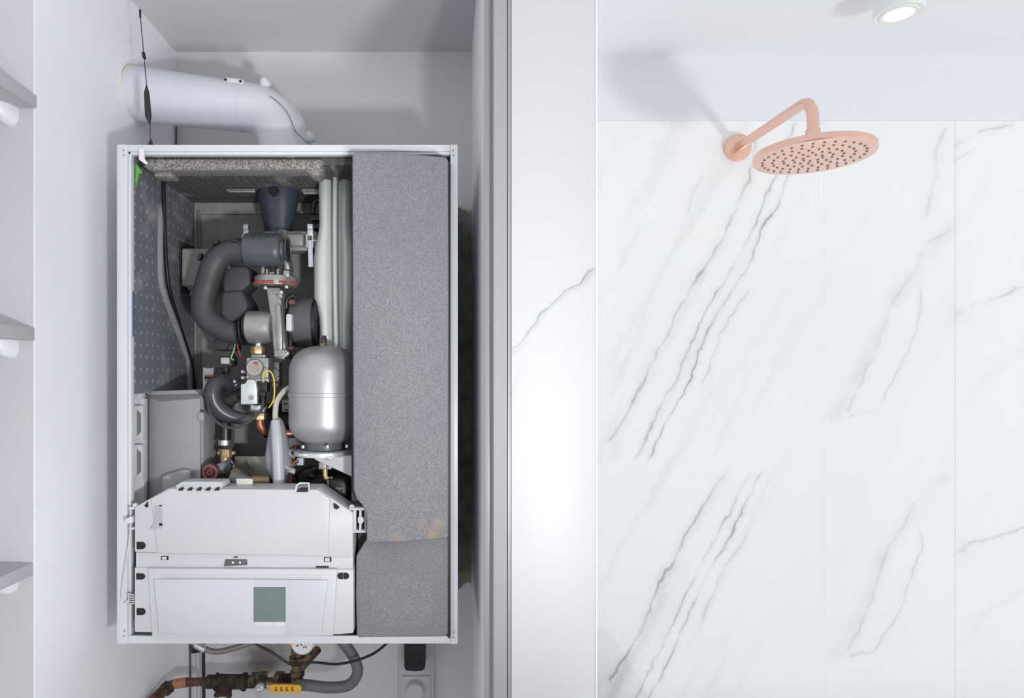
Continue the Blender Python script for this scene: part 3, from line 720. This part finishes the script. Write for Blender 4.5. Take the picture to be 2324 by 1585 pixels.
m = M(); m.lathe(P(735, 779, YE), (0, 0, 1), [(0, k*7.5), (k*10, k*7), (k*12, k*5.5), (k*17, k*5.5)], 20); bp('valve_cap', m, plastic_dg, vs_)
m = M(); m.cyl(P(737, 1022, YE), (0, 0, 1), k*45, k*20, .001, 40); bp('vessel_neck', m, mat('neck_grey', (92, 93, 96), .45), vs_)
m = M(); m.lathe(P(735, 1033, YE), (0, 0, 1), [(0, k*62), (k*1, k*66), (k*10, k*66), (k*12, k*63)], 48); rg = bp('clamp_ring', m, steel_lt, vs_)
for px, py in ((688, 1014), (744, 1014), (788, 1013)):
    mm = M(); mm.cyl(P(px, py+4, .935 if px > 700 else .955), (0, 0, 1), k*4.5, k*7, .0005, 12); bp('ring_bolt', mm, steel, vs_)
for px, py in ((744, 1041), (686, 1034)):
    mm = M(); mm.pbox(px-8, py-4, px+8, py+3, .935, .95, .0008); bp('ring_nut', mm, steel, vs_)
m = M(); m.prism([(708, 1035), (804, 1035), (804, 1086), (792, 1080), (722, 1048), (712, 1042)], .95, .99, .002); bp('vessel_bracket', m, mat('bracket_plate', (206, 202, 208), .45))
m = M(); m.pbox(723, 1050, 740, 1066, .965, .985, .001); m.pbox(741, 1058, 752, 1066, .967, .985, .001); bp('pipe_union', m, plate_m)
bp('brass_tail', M().tube([P(738, 1064, .972), P(739, 1082, .972), P(748, 1089, .972), P(756, 1086, .972)], S(5.5, .97), 12, 6), mat('brass_pale', (212, 186, 140), .45, .4))
# pump
m = M(); m.cyl(P(752, 1122, 1.04), (0, -1, 0), .040, .055, .006, 36); m.pbox(735, 1085, 790, 1180, .965, 1.0, .008, 3); m.cyl(P(705, 1080, 1.03), (0, -1, 0), .016, .03, .003)
m.cyl(P(668, 1100, 1.06), (1, 0, 0), .02, .06, .004)
m.tube([P(700, 1070, 1.0), P(716, 1062, 1.0), P(728, 1066, 1.0)], .003, 8); m.tube([P(695, 1086, .99), P(706, 1080, .985), P(718, 1084, .99)], .003, 8)
pu = bp('pump', m, plastic_k)
m = M()
for a, b in ((763, 1107), (768, 1108), (773, 1107)): m.pbox(a, b, a+3.5, b+3, .9643, .9655)
bp('pump_marking', m, plate_m, pu)
bp('pump_lead', M().tube([P(744, 1090, .962), P(745, 1115, .962), P(744, 1130, .962)], .0016, 8), mat('lead_dark_grey', (96, 98, 100), .5))
# electronics box lower left
m = M()
YX = .962
m.prism([(326, 905), (333, 893), (346, 888), (440, 885), (448, 890), (462, 905), (462, 1240), (326, 1240)], YX+.018, 1.12, .002)
m.loft([[P(x, y, Y) for x, y in q] for Y, q in ((YX+.02, [(333, 896), (455, 892), (461, 1240), (333, 1240)]), (YX+.016, [(335, 898), (453, 894), (460, 1240), (335, 1240)]), (YX, [(361, 912), (454, 905), (456, 1240), (361, 1240)]))])
eb = bp('electronics_box', m, plastic_g)
m = M(); m.prism([(366, 1084), (376, 1078), (418, 1066), (431, 1070), (431, 1120), (366, 1120)], .948, .97, .003, 3); bp('box_lug', m, plastic_g, eb)
m = M(); m.pbox(448, 936, 462, 957, .958, .97, .002); bp('box_clip', m, plastic_g, eb)
m = M(); m.pbox(299, 905, 326, 1240, .962, .975, .001); m.prism([(296, 868), (302, 872), (306, 882), (322, 888), (318, 906), (299, 906)], .95, .965, .001)
sp = bp('side_plate', m, plastic_w)
for y0_, y1_ in ((921, 998), (1010, 1088)):
    m = M(); m.pbox(299, y0_, 322, y1_, .951, .963, .0015); hl = bp('side_catch', m, plastic_w, sp) if False else bp('side_catch', m, plastic_w)
    m = M(); m.prism([(311, y0_+10), (320, y0_+18), (320, y1_-17), (311, y1_-8)], .9505, .9512); bp('catch_slot', m, mat('slot_grey', (120, 122, 124), .6), hl)
# control panel housing
YC = .900
m = M()
up_poly = [(305, 1152), (383, 1108), (722, 1110), (801, 1164), (801, 1266), (305, 1254)]
m.prism(up_poly, YC, YC+.045, .0018)
m.prism([(342, 1133), (386, 1110), (720, 1112), (748, 1132), (745, 1262), (357, 1256), (352, 1200)], YC-.0035, YC+.01, .001)
ch = bp('control_cover', m, plastic_w)
m = M(); m.prism([(308, 1254), (801, 1264), (801, 1293), (308, 1289)], YC+.004, YC+.045, .001)
bp('hinge_ledge', m, plastic_w, ch)
m = M(); m.prism([(305, 1289), (802, 1293), (802, 1438), (770, 1441), (305, 1436)], YC, YC+.045, .0015)
m.prism([(335, 1291), (765, 1293), (756, 1444), (345, 1452)], YC-.004, YC+.003, .0015)
lp = bp('control_panel', m, plastic_w)
m = M(); m.pbox(368, 1306, 728, 1312, YC-.0052, YC-.002, .0008); bp('ridge', m, plastic_w, lp)
m = M()
m.prism([(349, 1316), (575, 1316), (575, 1440), (361, 1439)], YC-.0085, YC-.003, .0004)
m.prism([(648, 1317), (743, 1318), (729, 1442), (648, 1441)], YC-.0085, YC-.003, .0004)
m.prism([(574.5, 1316), (648.5, 1317), (648.5, 1333), (574.5, 1333)], YC-.0083, YC-.003); m.prism([(574.5, 1412), (648.5, 1412), (648.5, 1441), (574.5, 1440)], YC-.0083, YC-.003)
fc = bp('fascia', m, plastic_w2, lp)
bp('display', M().pbox(575, 1333, 648, 1412, YC-.0075, YC-.003), lcd, lp, 'blank grey green display screen')
for i in range(3):
    m = M(); xx = (576, 592, 618)[i]; x2 = (591, 617, 646)[i]; m.pbox(xx, 1413.2, x2, 1423, YC-.0092, YC-.008, .0004); bp('button', m, casing_w, lp)
def halfslot(x, y, w_, h_, par, right=True):  # flat dark piece painted as the shade inside an opening
    m = M(); pts = []
    xa, xb = (x-w_/2, x+w_/2)
    n = 8; rr = h_/2
    if right: pts = [(xa, y-rr)]+[(xb-rr+rr*math.cos(R(-90+180*q/n)), y+rr*math.sin(R(-90+180*q/n))) for q in range(n+1)]+[(xa, y+rr)]
    else: pts = [(xb, y+rr)]+[(xa+rr+rr*math.cos(R(90+180*q/n)), y+rr*math.sin(R(90+180*q/n))) for q in range(n+1)]+[(xb, y-rr)]
    m.prism(pts, YC-.0006, YC+.001); bp('screw_recess', m, slot_k, par)
halfslot(320, 1239, 20, 17, ch); halfslot(319, 1309, 20, 14, lp); halfslot(320, 1389, 20, 16, lp)
halfslot(772, 1308, 13, 15, lp, False); halfslot(786, 1308, 13, 15, lp)
m = M(); m.prism([(336, 1138), (336, 1152), (331, 1152), (327, 1148)], YC-.0006, YC+.001); bp('screw_recess', m, slot_k, ch)
m = M(); m.prism([(757, 1143), (765, 1148), (770, 1153), (764, 1157), (758, 1154)], YC-.0044, YC+.001); bp('screw_recess', m, slot_k, ch)
m = M(); m.prism([(350, 1148), (368, 1148), (368, 1201), (341, 1201), (350, 1190)], YC-.0040, YC-.003); bp('finger_recess', m, mat('recess_grey', (176, 174, 182), .5), ch)  # flat plate, greyed to paint in the shade of a recess
for q in ((361, 1147, 367, 1149.5), (361, 1188, 368, 1194)):
    m = M(); m.pbox(*q, YC-.0045, YC-.0038); bp('recess_hole', m, slot_k, ch)
m = M(); m.prism([(508, 1286), (511, 1270), (560, 1270), (561, 1283)], YC+.003, YC+.006, .0003); pw = bp('service_port', m, mat('port_grey', (92, 92, 92), .5), ch)
for px in (529, 545):
    m = M(); m.cyl(P(px, 1277, YC+.003), (0, -1, 0), S(2.6, .9), .0015, .0003, 12); bp('port_pin', m, bracket_w, ch)
for q in ((530, 1264, 540, 1266.5), (717, 1285.5, 746, 1289)):
    m = M(); m.pbox(*q, YC+.0035, YC+.005); bp('slit', m, slot_k, ch)
for a in ((365, 1263, 382, 1272), (735, 1265, 752, 1276)):
    m = M(); m.pbox(*a, YC+.0033, YC+.005, .0004); bp('clip_window', m, slot_k, ch)
    m = M(); m.pbox(a[0]+2, a[1]+1.5, a[2]-4, a[3]-1, YC+.0028, YC+.004, .0003); bp('clip_tongue', m, plastic_w, ch)
m = M(); m.prism([(400, 1112), (401, 1103), (413, 1094), (503, 1094), (506, 1104), (499, 1112)], YC-.001, YC+.03, .0008); gr = bp('vent_grille', m, plastic_w, ch)
m = M()
for i in range(5):
    x = 403+i*20.5; m.prism([(x, 1114), (x+5, 1109), (x+12, 1106), (x+12, 1114)], YC-.0048, YC-.002)
bp('grille_slots', m, slot_k, ch)
m = M(); m.tube([P(401, 1104, YC-.001), P(414, 1096, YC-.001), P(503, 1096, YC-.001), P(503, 1106, YC-.001)], .0013, 8, 1); bp('grille_rim', m, casing_w, ch)
m = M(); m.prism([(535, 1087), (570, 1087), (573, 1092), (572, 1106), (538, 1107)], YC+.022, YC+.028, .001); bp('release_tab', m, mat('tab_ivory', (206, 208, 200), .4), ch)
m = M(); m.tube([P(671, 1116, YC-.002), P(673, 1102, YC-.002), P(681, 1097, YC-.002), P(701, 1097, YC-.002), P(701, 1116, YC-.002)], .0014, 8, 1); bp('hook_frame', m, casing_w, ch)
m = M(); m.prism([(673, 1117), (675, 1112), (684, 1107), (699, 1107), (699, 1117)], YC-.0045, YC-.003); bp('hook_slot', m, slot_k, ch)
m = M(); m.pbox(792, 1153, 832, 1159, YC, YC+.012, .0008); m.pbox(800, 1204, 832, 1210, YC, YC+.012, .0008); m.pbox(801, 1158, 808, 1205, YC+.002, YC+.02, .0008)
m.pbox(815, 1158, 820, 1206, YC-.002, YC+.004, .0006); m.prism([(811, 1176), (818, 1172), (824, 1176), (826, 1184), (820, 1192), (812, 1188)], YC-.004, YC+.004, .0015); m.pbox(827, 1158, 831, 1205, YC+.002, YC+.01, .0006)
m.cyl(P(800, 1150, YC+.01), (0, -1, 0), .004, .008, .001, 16)
bp('right_hinge', m, plastic_w)
m = M(); m.pbox(292, 1152, 304, 1157, YC+.004, YC+.012, .0005); m.pbox(293, 1198, 304, 1203, YC+.004, YC+.012, .0005); m.pbox(294, 1153, 297, 1202, YC+.006, YC+.012, .0005)
m.prism([(283, 1179), (298, 1173), (300, 1188), (284, 1190)], YC-.002, YC+.008, .0008); m.cyl(P(310, 1146, YC+.01), (0, -1, 0), .003, .006, .0008, 14)
bp('left_hinge', m, casing_w)
bp('paper_tag', M().ext([P(289, 1347, .905), P(304, 1350, .905), P(305, 1372, .905), P(292, 1370, .905)], (0, .0004, 0)), sticker)
m = M()
for i in range(4): m.ext([P(292+i*.4, 1352+i*5, .9045), P(303, 1353+i*5, .9045), P(303, 1354.6+i*5, .9045), P(292+i*.4, 1353.6+i*5, .9045)], (0, .0003, 0))
bp('tag_print', m, slot_k)
bp('tag_string', M().tube([P(297, 1205, .905), P(292, 1240, .903), P(284, 1290, .903), P(277, 1340, .905), P(277, 1362, .905), P(284, 1372, .903), P(292, 1362, .905)], .0008, 6), wire_w)
bp('lower_gap', M().pbox(299, 1200, 800, 1440, .95, .955), slot_k) if False else None
m = M(); m.pbox(803, 1206, 812, 1444, .935, .94); bp('seal_strip', m, rubber_k)
# foam covers on the right
YU = .885
def rnd(x, y, r, a0, a1, n=5): return [(x+r*math.cos(R(a0+(a1-a0)*q/n)), y-r*math.sin(R(a0+(a1-a0)*q/n))) for q in range(n+1)]
poly = rnd(809, 355, 10, 180, 92)+[(900, 347)]+[(960, 351)]+rnd(1006, 366, 11, 86, 0)+[(1018, 700)]+rnd(1012, 1218, 5, 0, -80)+[(925, 1231), (840, 1233)]+rnd(838, 1227, 6, -100, -180)+[(831, 1165), (822, 1148), (808, 1132), (802, 1112), (800, 700)]
m = M().prism(poly, YU, .906, .003, 3)
cov = bp('foam_cover_upper', m, epp_cover)
def crescent(cx, cy, r):
    m = M(); pts = [P(cx+r*math.cos(R(a)), cy-r*math.sin(R(a)), YU+.0003) for a in range(95, 236, 10)]
    m.tube(pts, [.0002]+[S(2.0, YU)]*13+[.0002], 8, 1, True, .35); bp('moulded_arc', m, epp_dk, cov)
crescent(848, 384, 17); crescent(998, 388, 16)
poly = [(808, 1262), (820, 1243), (834, 1222), (1012, 1216), (1020, 1226)]+[(1021, 1400)]+rnd(1003, 1428, 19, 0, -90)+[(830, 1448)]+rnd(818, 1440, 9, -90, -170)+[(807, 1350)]
m = M().prism(poly, .905, .925, .003, 3)
cl = bp('foam_cover_lower', m, epp('foam_lower_cover', (118, 118, 124), (142, 142, 147)))
m = M(); m.prism([(838, 1304), (985, 1302), (984, 1420), (840, 1424)], .9044, .908, .0006, 2); bp('moulded_pad', m, epp('foam_pad', (122, 122, 128), (146, 146, 151)), cl)
m = M(); m.box((Ri-.0035, .905, Bi), (Ri, .93, P(0, 372, YF).z)); bp('gasket_strip', m, rubber_k)
m = M(); m.box((P(799, 0, .94).x, .935, Bi), (Ri, .94, Ti-.002)); bp('divider_plate', m, plastic_dg)
# exchanger end, dark filler behind lower area
m = M(); m.box((Li, .95, Bi), (P(805, 0, .95).x, 1.13, Bi+.002)); bp('base_tray', m, casing_w, cas)

# ------------------------------------------------------------------ flue pipe
YP = 1.077; k = S(1, YP)
fp = thing('flue_pipe', 'white round flue pipe bending from boiler top to the left niche wall', 'pipe', (P(648, 0, YP).x, YP, T0))
m = M(); m.tube([P(303, 214, YP), P(556, 244, YP)], [k*60, k*54], 48, 1); bp_ = part('straight_pipe', m, pipe_w, fp)
el = [P(552, 243.5, YP), P(580, 248, YP), P(610, 262, YP), P(634, 288, YP), P(646, 322, YP), P(648, 360, YP)]
zz = T0
m = M(); m.tube(el+[Vector((el[-1].x, YP, zz+.001))], [k*53.5, k*54, k*55, k*57, k*59, k*60, k*60], 48, 6); eo = part('elbow', m, pipe_w, fp)
m = M(); m.lathe(Vector((el[-1].x, YP, zz+.0008)), (0, 0, 1), [(0, k*66), (k*3, k*66), (k*3, k*62)], 48); part('base_seal', m, sealant, fp)
m = M(); m.lathe(P(541, 242, YP), (P(556, 244, YP)-P(303, 213, YP)), [(0, k*55), (k*12, k*55.2), (k*12.4, k*53)], 48); part('joint_ring', m, pipe_w, fp)
m = M(); m.lathe(P(304, 213, YP), (P(556, 244, YP)-P(303, 213, YP)), [(0, k*62), (k*3, k*61.3), (k*5, k*59)], 40); part('wall_seal', m, sealant, fp)
rot = Matrix.Rotation(R(8), 3, 'Y')
m = M(); m.pbox(508, 177, 552, 190, YP-.030, YP-.018, .0015, 2, rot); cl_ = part('bridge_clip', m, pipe_w, fp)
for px, py in ((512, 181), (546, 185)):
    m = M(); m.cyl(P(px, py, YP-.0302), (0, -1, 0), k*3, k*2, .0003, 12); part('clip_screw', m, slot_k, cl_)
for px, py in ((603, 188), (704, 312)):
    m = M(); m.lathe(P(px-6, py+6, YP-.012), (.75, -.3, .65), [(0, k*9), (k*6, k*13), (k*14, k*13), (k*18, k*8)], 20); part('access_bung', m, pipe_w, fp)
pts = [P(601, 214, YP-.032), P(625, 227, YP-.0375), (P(652, 255, YP-.0395)), P(667, 290, YP-.0405), P(671, 300, YP-.040), P(684, 311, YP-.036), P(697, 325, YP-.031)]
part('seam_line', M().tube(pts, .0008, 6, 4), mat('seam_grey', (110, 118, 125), .5), eo)

# ------------------------------------------------------------------ antenna
YA = .95; k = S(1, YA)
an = thing('antenna', 'thin black whip antenna with a coil standing on the boiler top', 'antenna', Vector((P(342, 0, YA).x, YA, T0)))
m = M(); m.tube([P(318, 22, YA), P(318.5, 40, YA)], k*2.4, 10, 1); part('tip', m, ant_k, an)
m = M(); m.tube([P(318.5, 36, YA), P(326, 122, YA), P(333, 195, YA)], k*1.1, 8, 1); m.tube([P(340, 270, YA), P(341.5, 330, YA)], k*1.1, 8, 1); part('rod', m, mat('rod_steel', (70, 72, 74), .4, .5), an)
m = M(); a = P(325, 119, YA); d = (P(328, 133, YA)-a); pts = [a+d*(q/40)+Vector((k*3*math.cos(q*1.0), k*3*math.sin(q*1.0), 0)) for q in range(41)]
m.tube(pts, k*1.3, 6, 1); part('coil', m, ant_k, an)
m = M(); m.tube([P(332.5, 193, YA), P(333, 212, YA), P(336.5, 264, YA), P(340, 284, YA)], [k*1.2, k*6, k*7, k*1.2], 16, 1); part('load_body', m, ant_k, an)
zb_ = Vector((P(342, 0, YA).x, YA, T0))
m = M(); m.lathe(zb_, (0, 0, 1), [(0, k*14), (k*4, k*14), (k*14, k*8), (k*28, k*3), (k*33, k*1.5)], 24); part('magnetic_base', m, ant_k, an)

# ------------------------------------------------------------------ pipework under and behind the boiler
def single(name, m, mt, label, cat, group=None): return part(name, m, mt, None, label, cat, group)
yc = 1.228
single('cable', M().tube([P(400, 236, yc), P(400, 700, yc), P(418, 1200, yc), P(431, 1420, yc), P(431, 1640, yc)], S(2.3, yc), 8, 6), mat('cable_grey', (84, 80, 80), .5), 'thin grey cable running down the back left corner of the niche', 'cable')
single('cable', M().tube([P(462, 1380, 1.2), P(462, 1500, 1.2), P(463, 1640, 1.2)], S(3.6, 1.2), 10, 4), wire_k, 'straight black cable hanging vertically below the boiler', 'cable')
single('cable', M().tube([P(444, 1410, 1.22), P(447, 1480, 1.22), P(451, 1540, 1.22), P(450, 1640, 1.22)], S(2.4, 1.22), 8, 4), wire_w, 'thin white cable hanging beside the black vertical cable', 'cable')
single('cable', M().tube([P(560, 1440, 1.08), P(580, 1462, 1.08), P(615, 1480, 1.08), P(650, 1504, 1.08), P(665, 1508, 1.08), P(710, 1504, 1.08), P(760, 1508, 1.07), P(800, 1502, 1.06), P(840, 1488, 1.06), P(865, 1472, 1.07), P(890, 1448, 1.08)], S(3.0, 1.08), 8, 6), wire_k, 'black cable sagging in a curve under the boiler', 'cable')
YL = 1.13
bh = thing('braided_hose', 'short braided flexible hose curving under the boiler', 'hose', P(520, 1485, YL))
part('hose', M().tube([P(452, 1469, YL), P(466, 1474, YL), P(492, 1480, YL), P(530, 1472, YL), P(580, 1455, YL), P(600, 1440, YL)], S(6.5, YL), 14, 6), braid, bh)
part('ferrule', M().tube([P(444, 1463, YL), P(466, 1475, YL)], S(8.5, YL), 14, 1), steel, bh)
part('end_nut', M().tube([P(430, 1452, YL), P(446, 1464, YL)], S(7, YL), 8, 1), brass, bh)
gp = thing('gas_pipe', 'tarnished copper and iron gas pipe run with tee below the boiler', 'pipe', P(540, 1555, 1.15))
YG2 = 1.15; k = S(1, YG2)
part('copper_pipe', M().tube([P(330, 1612, 1.10), P(345, 1595, 1.11), P(374, 1566, 1.14), P(396, 1553, YG2), P(430, 1549, YG2), P(480, 1548, YG2)], [k*13, k*13, k*12, k*10, k*9.5, k*9], 18, 6), copper_old, gp)
part('solder_collar', M().tube([P(396, 1553, YG2), P(425, 1549, YG2)], k*11, 16, 1), copper_p, gp)
part('elbow_collar', M().tube([P(372, 1569, 1.14), P(386, 1557, 1.148)], k*15, 16, 1), rust, gp)
m = M(); m.lathe(P(468, 1548, YG2), (1, 0, 0), [(0, k*12), (k*3, k*15), (k*14, k*15), (k*16, k*13), (k*20, k*17), (k*23, k*20), (k*27, k*17), (k*80, k*16), (k*84, k*20), (k*90, k*20), (k*92, k*14), (k*104, k*14), (k*134, k*13)], 28)
te = part('tee', m, rust, gp)
m = M(); m.lathe(P(511, 1550, YG2-.005), (0, -.55, -.85), [(0, k*15), (k*20, k*18), (k*27, k*20), (k*30, k*18)], 24); m2 = part('tee_branch', m, rust, gp)
m = M(); m.lathe(P(511, 1550, YG2-.005)+Vector((0, -.55, -.85)).normalized()*k*30, (0, -.55, -.85), [(0, k*9), (k*9, k*8.5), (k*10, 0)], 16); part('plug', m, foam_white, gp)
m = M(); hexr = k*13
m.pbox(562, 1542, 576, 1559, YG2-.018, YG2+.01, .001); m.pbox(576, 1536, 600, 1566, YG2-.012, YG2+.012, .003); m.pbox(618, 1536, 640, 1562, YG2-.012, YG2+.012, .003); m.cyl(P(598, 1551, YG2), (1, 0, 0), k*12, k*24, .001)
part('valve_body', m, brass_old, gp)
YV2 = YG2-.074; k2 = S(1, YV2)
vh = part('handle_hub', M().lathe(P(594, 1558, YV2+.012), (0, -1, 0), [(0, k2*7), (.004, k2*10), (.008, k2*12), (.012, k2*11), (.012, k2*6), (.016, k2*5), (.017, 0)], 20), steel, gp)
hd = rnd(675, 1565, 9, 90, -90, 8)+[(618, 1573), (611, 1566), (611, 1558), (617, 1555)]
hm = part('valve_handle', M().prism(hd, YV2, YV2+.006, .0008), yellow, gp, 'yellow lever handle')
m = M(); m.pbox(604, 1556, 614, 1567, YV2+.001, YV2+.005, .0005); part('lever_neck', m, plate_m, gp)
m = M()
for i, x in enumerate((624, 636, 648, 661)):                 # worn dark lettering stamped on the lever
    for (a, b, c, d) in ((0, 0, 1.6, 9), (1.6, 0, 5.5, 1.6), (1.6, 3.8, 5, 5.3), (4, 5, 5.6, 9), (1.6, 7.6, 5, 9)):
        m.pbox(x+a, 1560+b, x+c, 1560+d, YV2-.0004, YV2+.001)
part('stamped_marks', m, mat('stamp_dark', (96, 72, 30), .6), gp)
k = S(1, 1.12); Yx = 1.12
wv = thing('filling_valve', 'grimy old brass valve with pressure dial directly under the boiler', 'valve', P(675, 1560, Yx))
m = M(); m.lathe(P(675, 1566, Yx), (0, 0, 1), [(0, k*13), (k*30, k*13), (k*32, k*16), (k*44, k*16), (k*46, k*13), (k*58, k*13), (k*60, k*18), (k*76, k*18), (k*78, k*14), (k*140, k*13)], 24)
m.tube([P(680, 1515, Yx), P(705, 1490, Yx-.005), P(722, 1474, Yx-.008)], [k*13, k*11, k*9], 16, 3); m.lathe(P(635, 1545, Yx+.01), (1, 0, 0), [(0, k*12), (k*40, k*12)], 20)
vb = part('valve_body', m, brass_old, wv)
m = M()
for i in range(6): m.lathe(P(634+i*5, 1545, Yx+.01), (1, 0, 0), [(0, k*14), (k*1.5, k*16), (k*3, k*14)], 20)
part('thread', m, rust, wv)
gg = part('pressure_dial', M().lathe(P(690, 1455, Yx-.02), (0, -1, 0), [(0, k*24), (.012, k*25), (.014, k*23), (.012, k*22), (.012, 0)], 32), mat('dial_white', (228, 228, 230), .35), wv)
m = M(); m.tube([P(686, 1466, Yx-.0345), P(680, 1460, Yx-.0345)], k*.8, 6, 1); m.tube([P(692, 1468, Yx-.0345), P(696, 1472, Yx-.0345)], k*.8, 6, 1); m.tube([P(688, 1472, Yx-.0345), P(690, 1468, Yx-.0345)], k*.7, 6, 1); part('dial_marks', m, slot_k, wv)
m = M(); m.tube([P(672, 1467, Yx-.0345), P(678, 1466, Yx-.0345)], k*1.2, 6, 1); part('dial_needle', m, wire_r, wv)
Yh = 1.09
single('drain_pipe', M().tube([P(672, 1555, 1.1), P(700, 1556, 1.095), P(745, 1561, Yh), P(790, 1556, Yh), P(811, 1530, Yh), P(806, 1500, Yh), P(785, 1466, Yh), P(762, 1440, Yh), P(750, 1420, Yh)], S(12.5, Yh), 20, 8), hose_g, 'thick grey flexible hose looping under the boiler', 'hose')
m = M(); m.pbox(655, 1455, 668, 1464, 1.0, 1.02, .001)
bp('yellow_cap', m, yellow)
m = M(); hexnut(m, 445, 1440, 1478, 15, 1.16); single('pipe_nut', m, rubber_k, 'black plastic nut at the left under the boiler', 'nut')
# sockets
YS = NB_Y
so_ = thing('socket_panel', 'white surface-mounted socket strip with black adapter and round dial', 'socket', P(945, 1640, YS-.02))
m = M(); m.pbox(905, 1400, 985, 1660, YS-.012, YS-.0005, .002); part('back_frame', m, socket_w, so_)
m = M(); m.pbox(911, 1536, 977, 1640, YS-.016, YS-.010, .0015); part('dial_plate', m, socket_w, so_)
m = M(); m.pbox(911, 1405, 977, 1530, YS-.016, YS-.010, .0015); part('socket_plate', m, socket_w, so_)
m = M(); m.lathe(P(942, 1565, YS-.016), (0, -1, 0), [(0, S(22, YS)), (.012, S(20, YS)), (.014, S(18, YS)), (.014, 0)], 32); part('dial', m, socket_w, so_)
ap = M(); ap.prism([(916, 1400), (966, 1400), (965, 1518), (961, 1524), (941, 1526), (921, 1524), (917, 1518)], YS-.055, YS-.017, .003)
for i in range(9): ap.pbox(921+i*4.6, 1405, 923+i*4.6, 1515, YS-.0562, YS-.054, .0003)
ad = single('plug_adapter', ap, plastic_k, 'black ribbed plug-in adapter in the white socket strip', 'adapter')

# ------------------------------------------------------------------ shower
sh = thing('shower', 'brushed rose copper rain shower head on a bent wall arm', 'shower', P(1668, 338, YW))
fc_ = P(1672, 337, YW)
c = fc_
part('flange', M().lathe(Vector((c.x, YW, c.z)), (0, -1, 0), [(0, .0315), (.010, .0315), (.0125, .0305), (.013, .029), (.013, .0)], 48), copper, sh)
YD = 1.215
dc = P(1845, 351, YD)
dx = dc.x
ra = .0112
ra = .0105
a0v = Vector((c.x, YW-.012, c.z)); cr = Vector((dx, YD, P(0, 221, YD).z)); d1 = (a0v-cr).normalized(); d2 = Vector((0, 0, -1)); fr_ = .046
fil = [cr+d1*fr_*(1-t)**2+d2*fr_*t**2 for t in [q/10 for q in range(11)]]
m = M(); m.tube([a0v, cr+d1*.06]+fil+[Vector((dx, YD, dc.z+.006))], ra, 28, 1)
part('arm', m, copper, sh)
part('ball_joint', M().lathe(Vector((dx, YD, dc.z)), (0, 0, 1), [(0, .0128), (.046, .0128), (.047, .0122), (.0475, .0108)], 28), copper, sh)
tilt = Vector((0, 0, -1)).normalized(); Rd = .1035
hdp = part('head', M().lathe(dc+Vector((0, 0, .008)), (0, 0, -1), [(0, .02), (.001, Rd-.004), (.002, Rd-.001), (.004, Rd), (.0125, Rd), (.0142, Rd-.0015), (.0145, Rd-.004), (.0145, 0)], 96), copper, sh)
proto = None; zf = dc.z+.008-.0145; n_ = 0
rings_ = ((.086, 31), (.068, 25), (.050, 19), (.033, 13), (.017, 8))
for rad_, cnt in rings_:
    for q in range(cnt):
        a = 2*math.pi*(q+.3)/cnt+rad_*20
        pos = Vector((dx+rad_*math.cos(a), YD+rad_*math.sin(a), zf))
        if proto is None:
            proto = part('nozzle', M().lathe(pos, (0, 0, -1), [(-.0005, .0025), (.0012, .0023), (.0016, .0012)], 10), nozzle_m, hdp); pw0 = pos
            base = proto.location.copy()
        else:
            o = proto.copy(); COL.objects.link(o); o.parent = hdp; o.location = base+(pos-pw0)
        n_ += 1
# ceiling lamp
lc = P(2040, 32, 1.27)
cl2 = thing('ceiling_light', 'white cylindrical ceiling spotlight, switched on', 'lamp', Vector((lc.x, lc.y, CZ)))
rl = .0435
part('housing', M().lathe(lc, (0, 0, 1), [(.0, rl*.80), (-.0005, rl*.82), (-.0005, rl*.97), (.001, rl), (CZ-lc.z, rl)], 56), lamp_w, cl2)
part('trim_ring', M().lathe(lc, (0, 0, 1), [(.0002, rl*.56), (-.0015, rl*.60), (-.0022, rl*.76), (.0002, rl*.79)], 56), lamp_w, cl2)
part('lens', M().lathe(lc, (0, 0, 1), [(.0004, rl*.57), (-.0012, rl*.55), (-.0012, 0)], 40), lens_m, cl2)
# glass screen
n = NB('clear_glass'); n.N.remove(n.b)
tb_ = n.N.new('ShaderNodeBsdfTransparent'); tb_.inputs[0].default_value = (.998, 1, .999, 1)
gl = n.N.new('ShaderNodeBsdfGlossy'); gl.inputs['Roughness'].default_value = .0
fr = n.N.new('ShaderNodeFresnel'); bfn = n.N.new('ShaderNodeNewGeometry').outputs['Backfacing']; n.L.new(n.rng(bfn, 0, 1, 1.5, 1/1.5), fr.inputs[0])
mx = n.N.new('ShaderNodeMixShader'); n.L.new(fr.outputs[0], mx.inputs[0]); n.L.new(tb_.outputs[0], mx.inputs[1]); n.L.new(gl.outputs[0], mx.inputs[2])
n.L.new(mx.outputs[0], n.N['Material Output'].inputs[0])
single('shower_screen', M().box((P(1355, 0, .81).x+.0005, .812, .02), (1.9, .820, 2.25)), n.m, 'clear glass shower screen in front of the veined marble wall', 'glass screen')
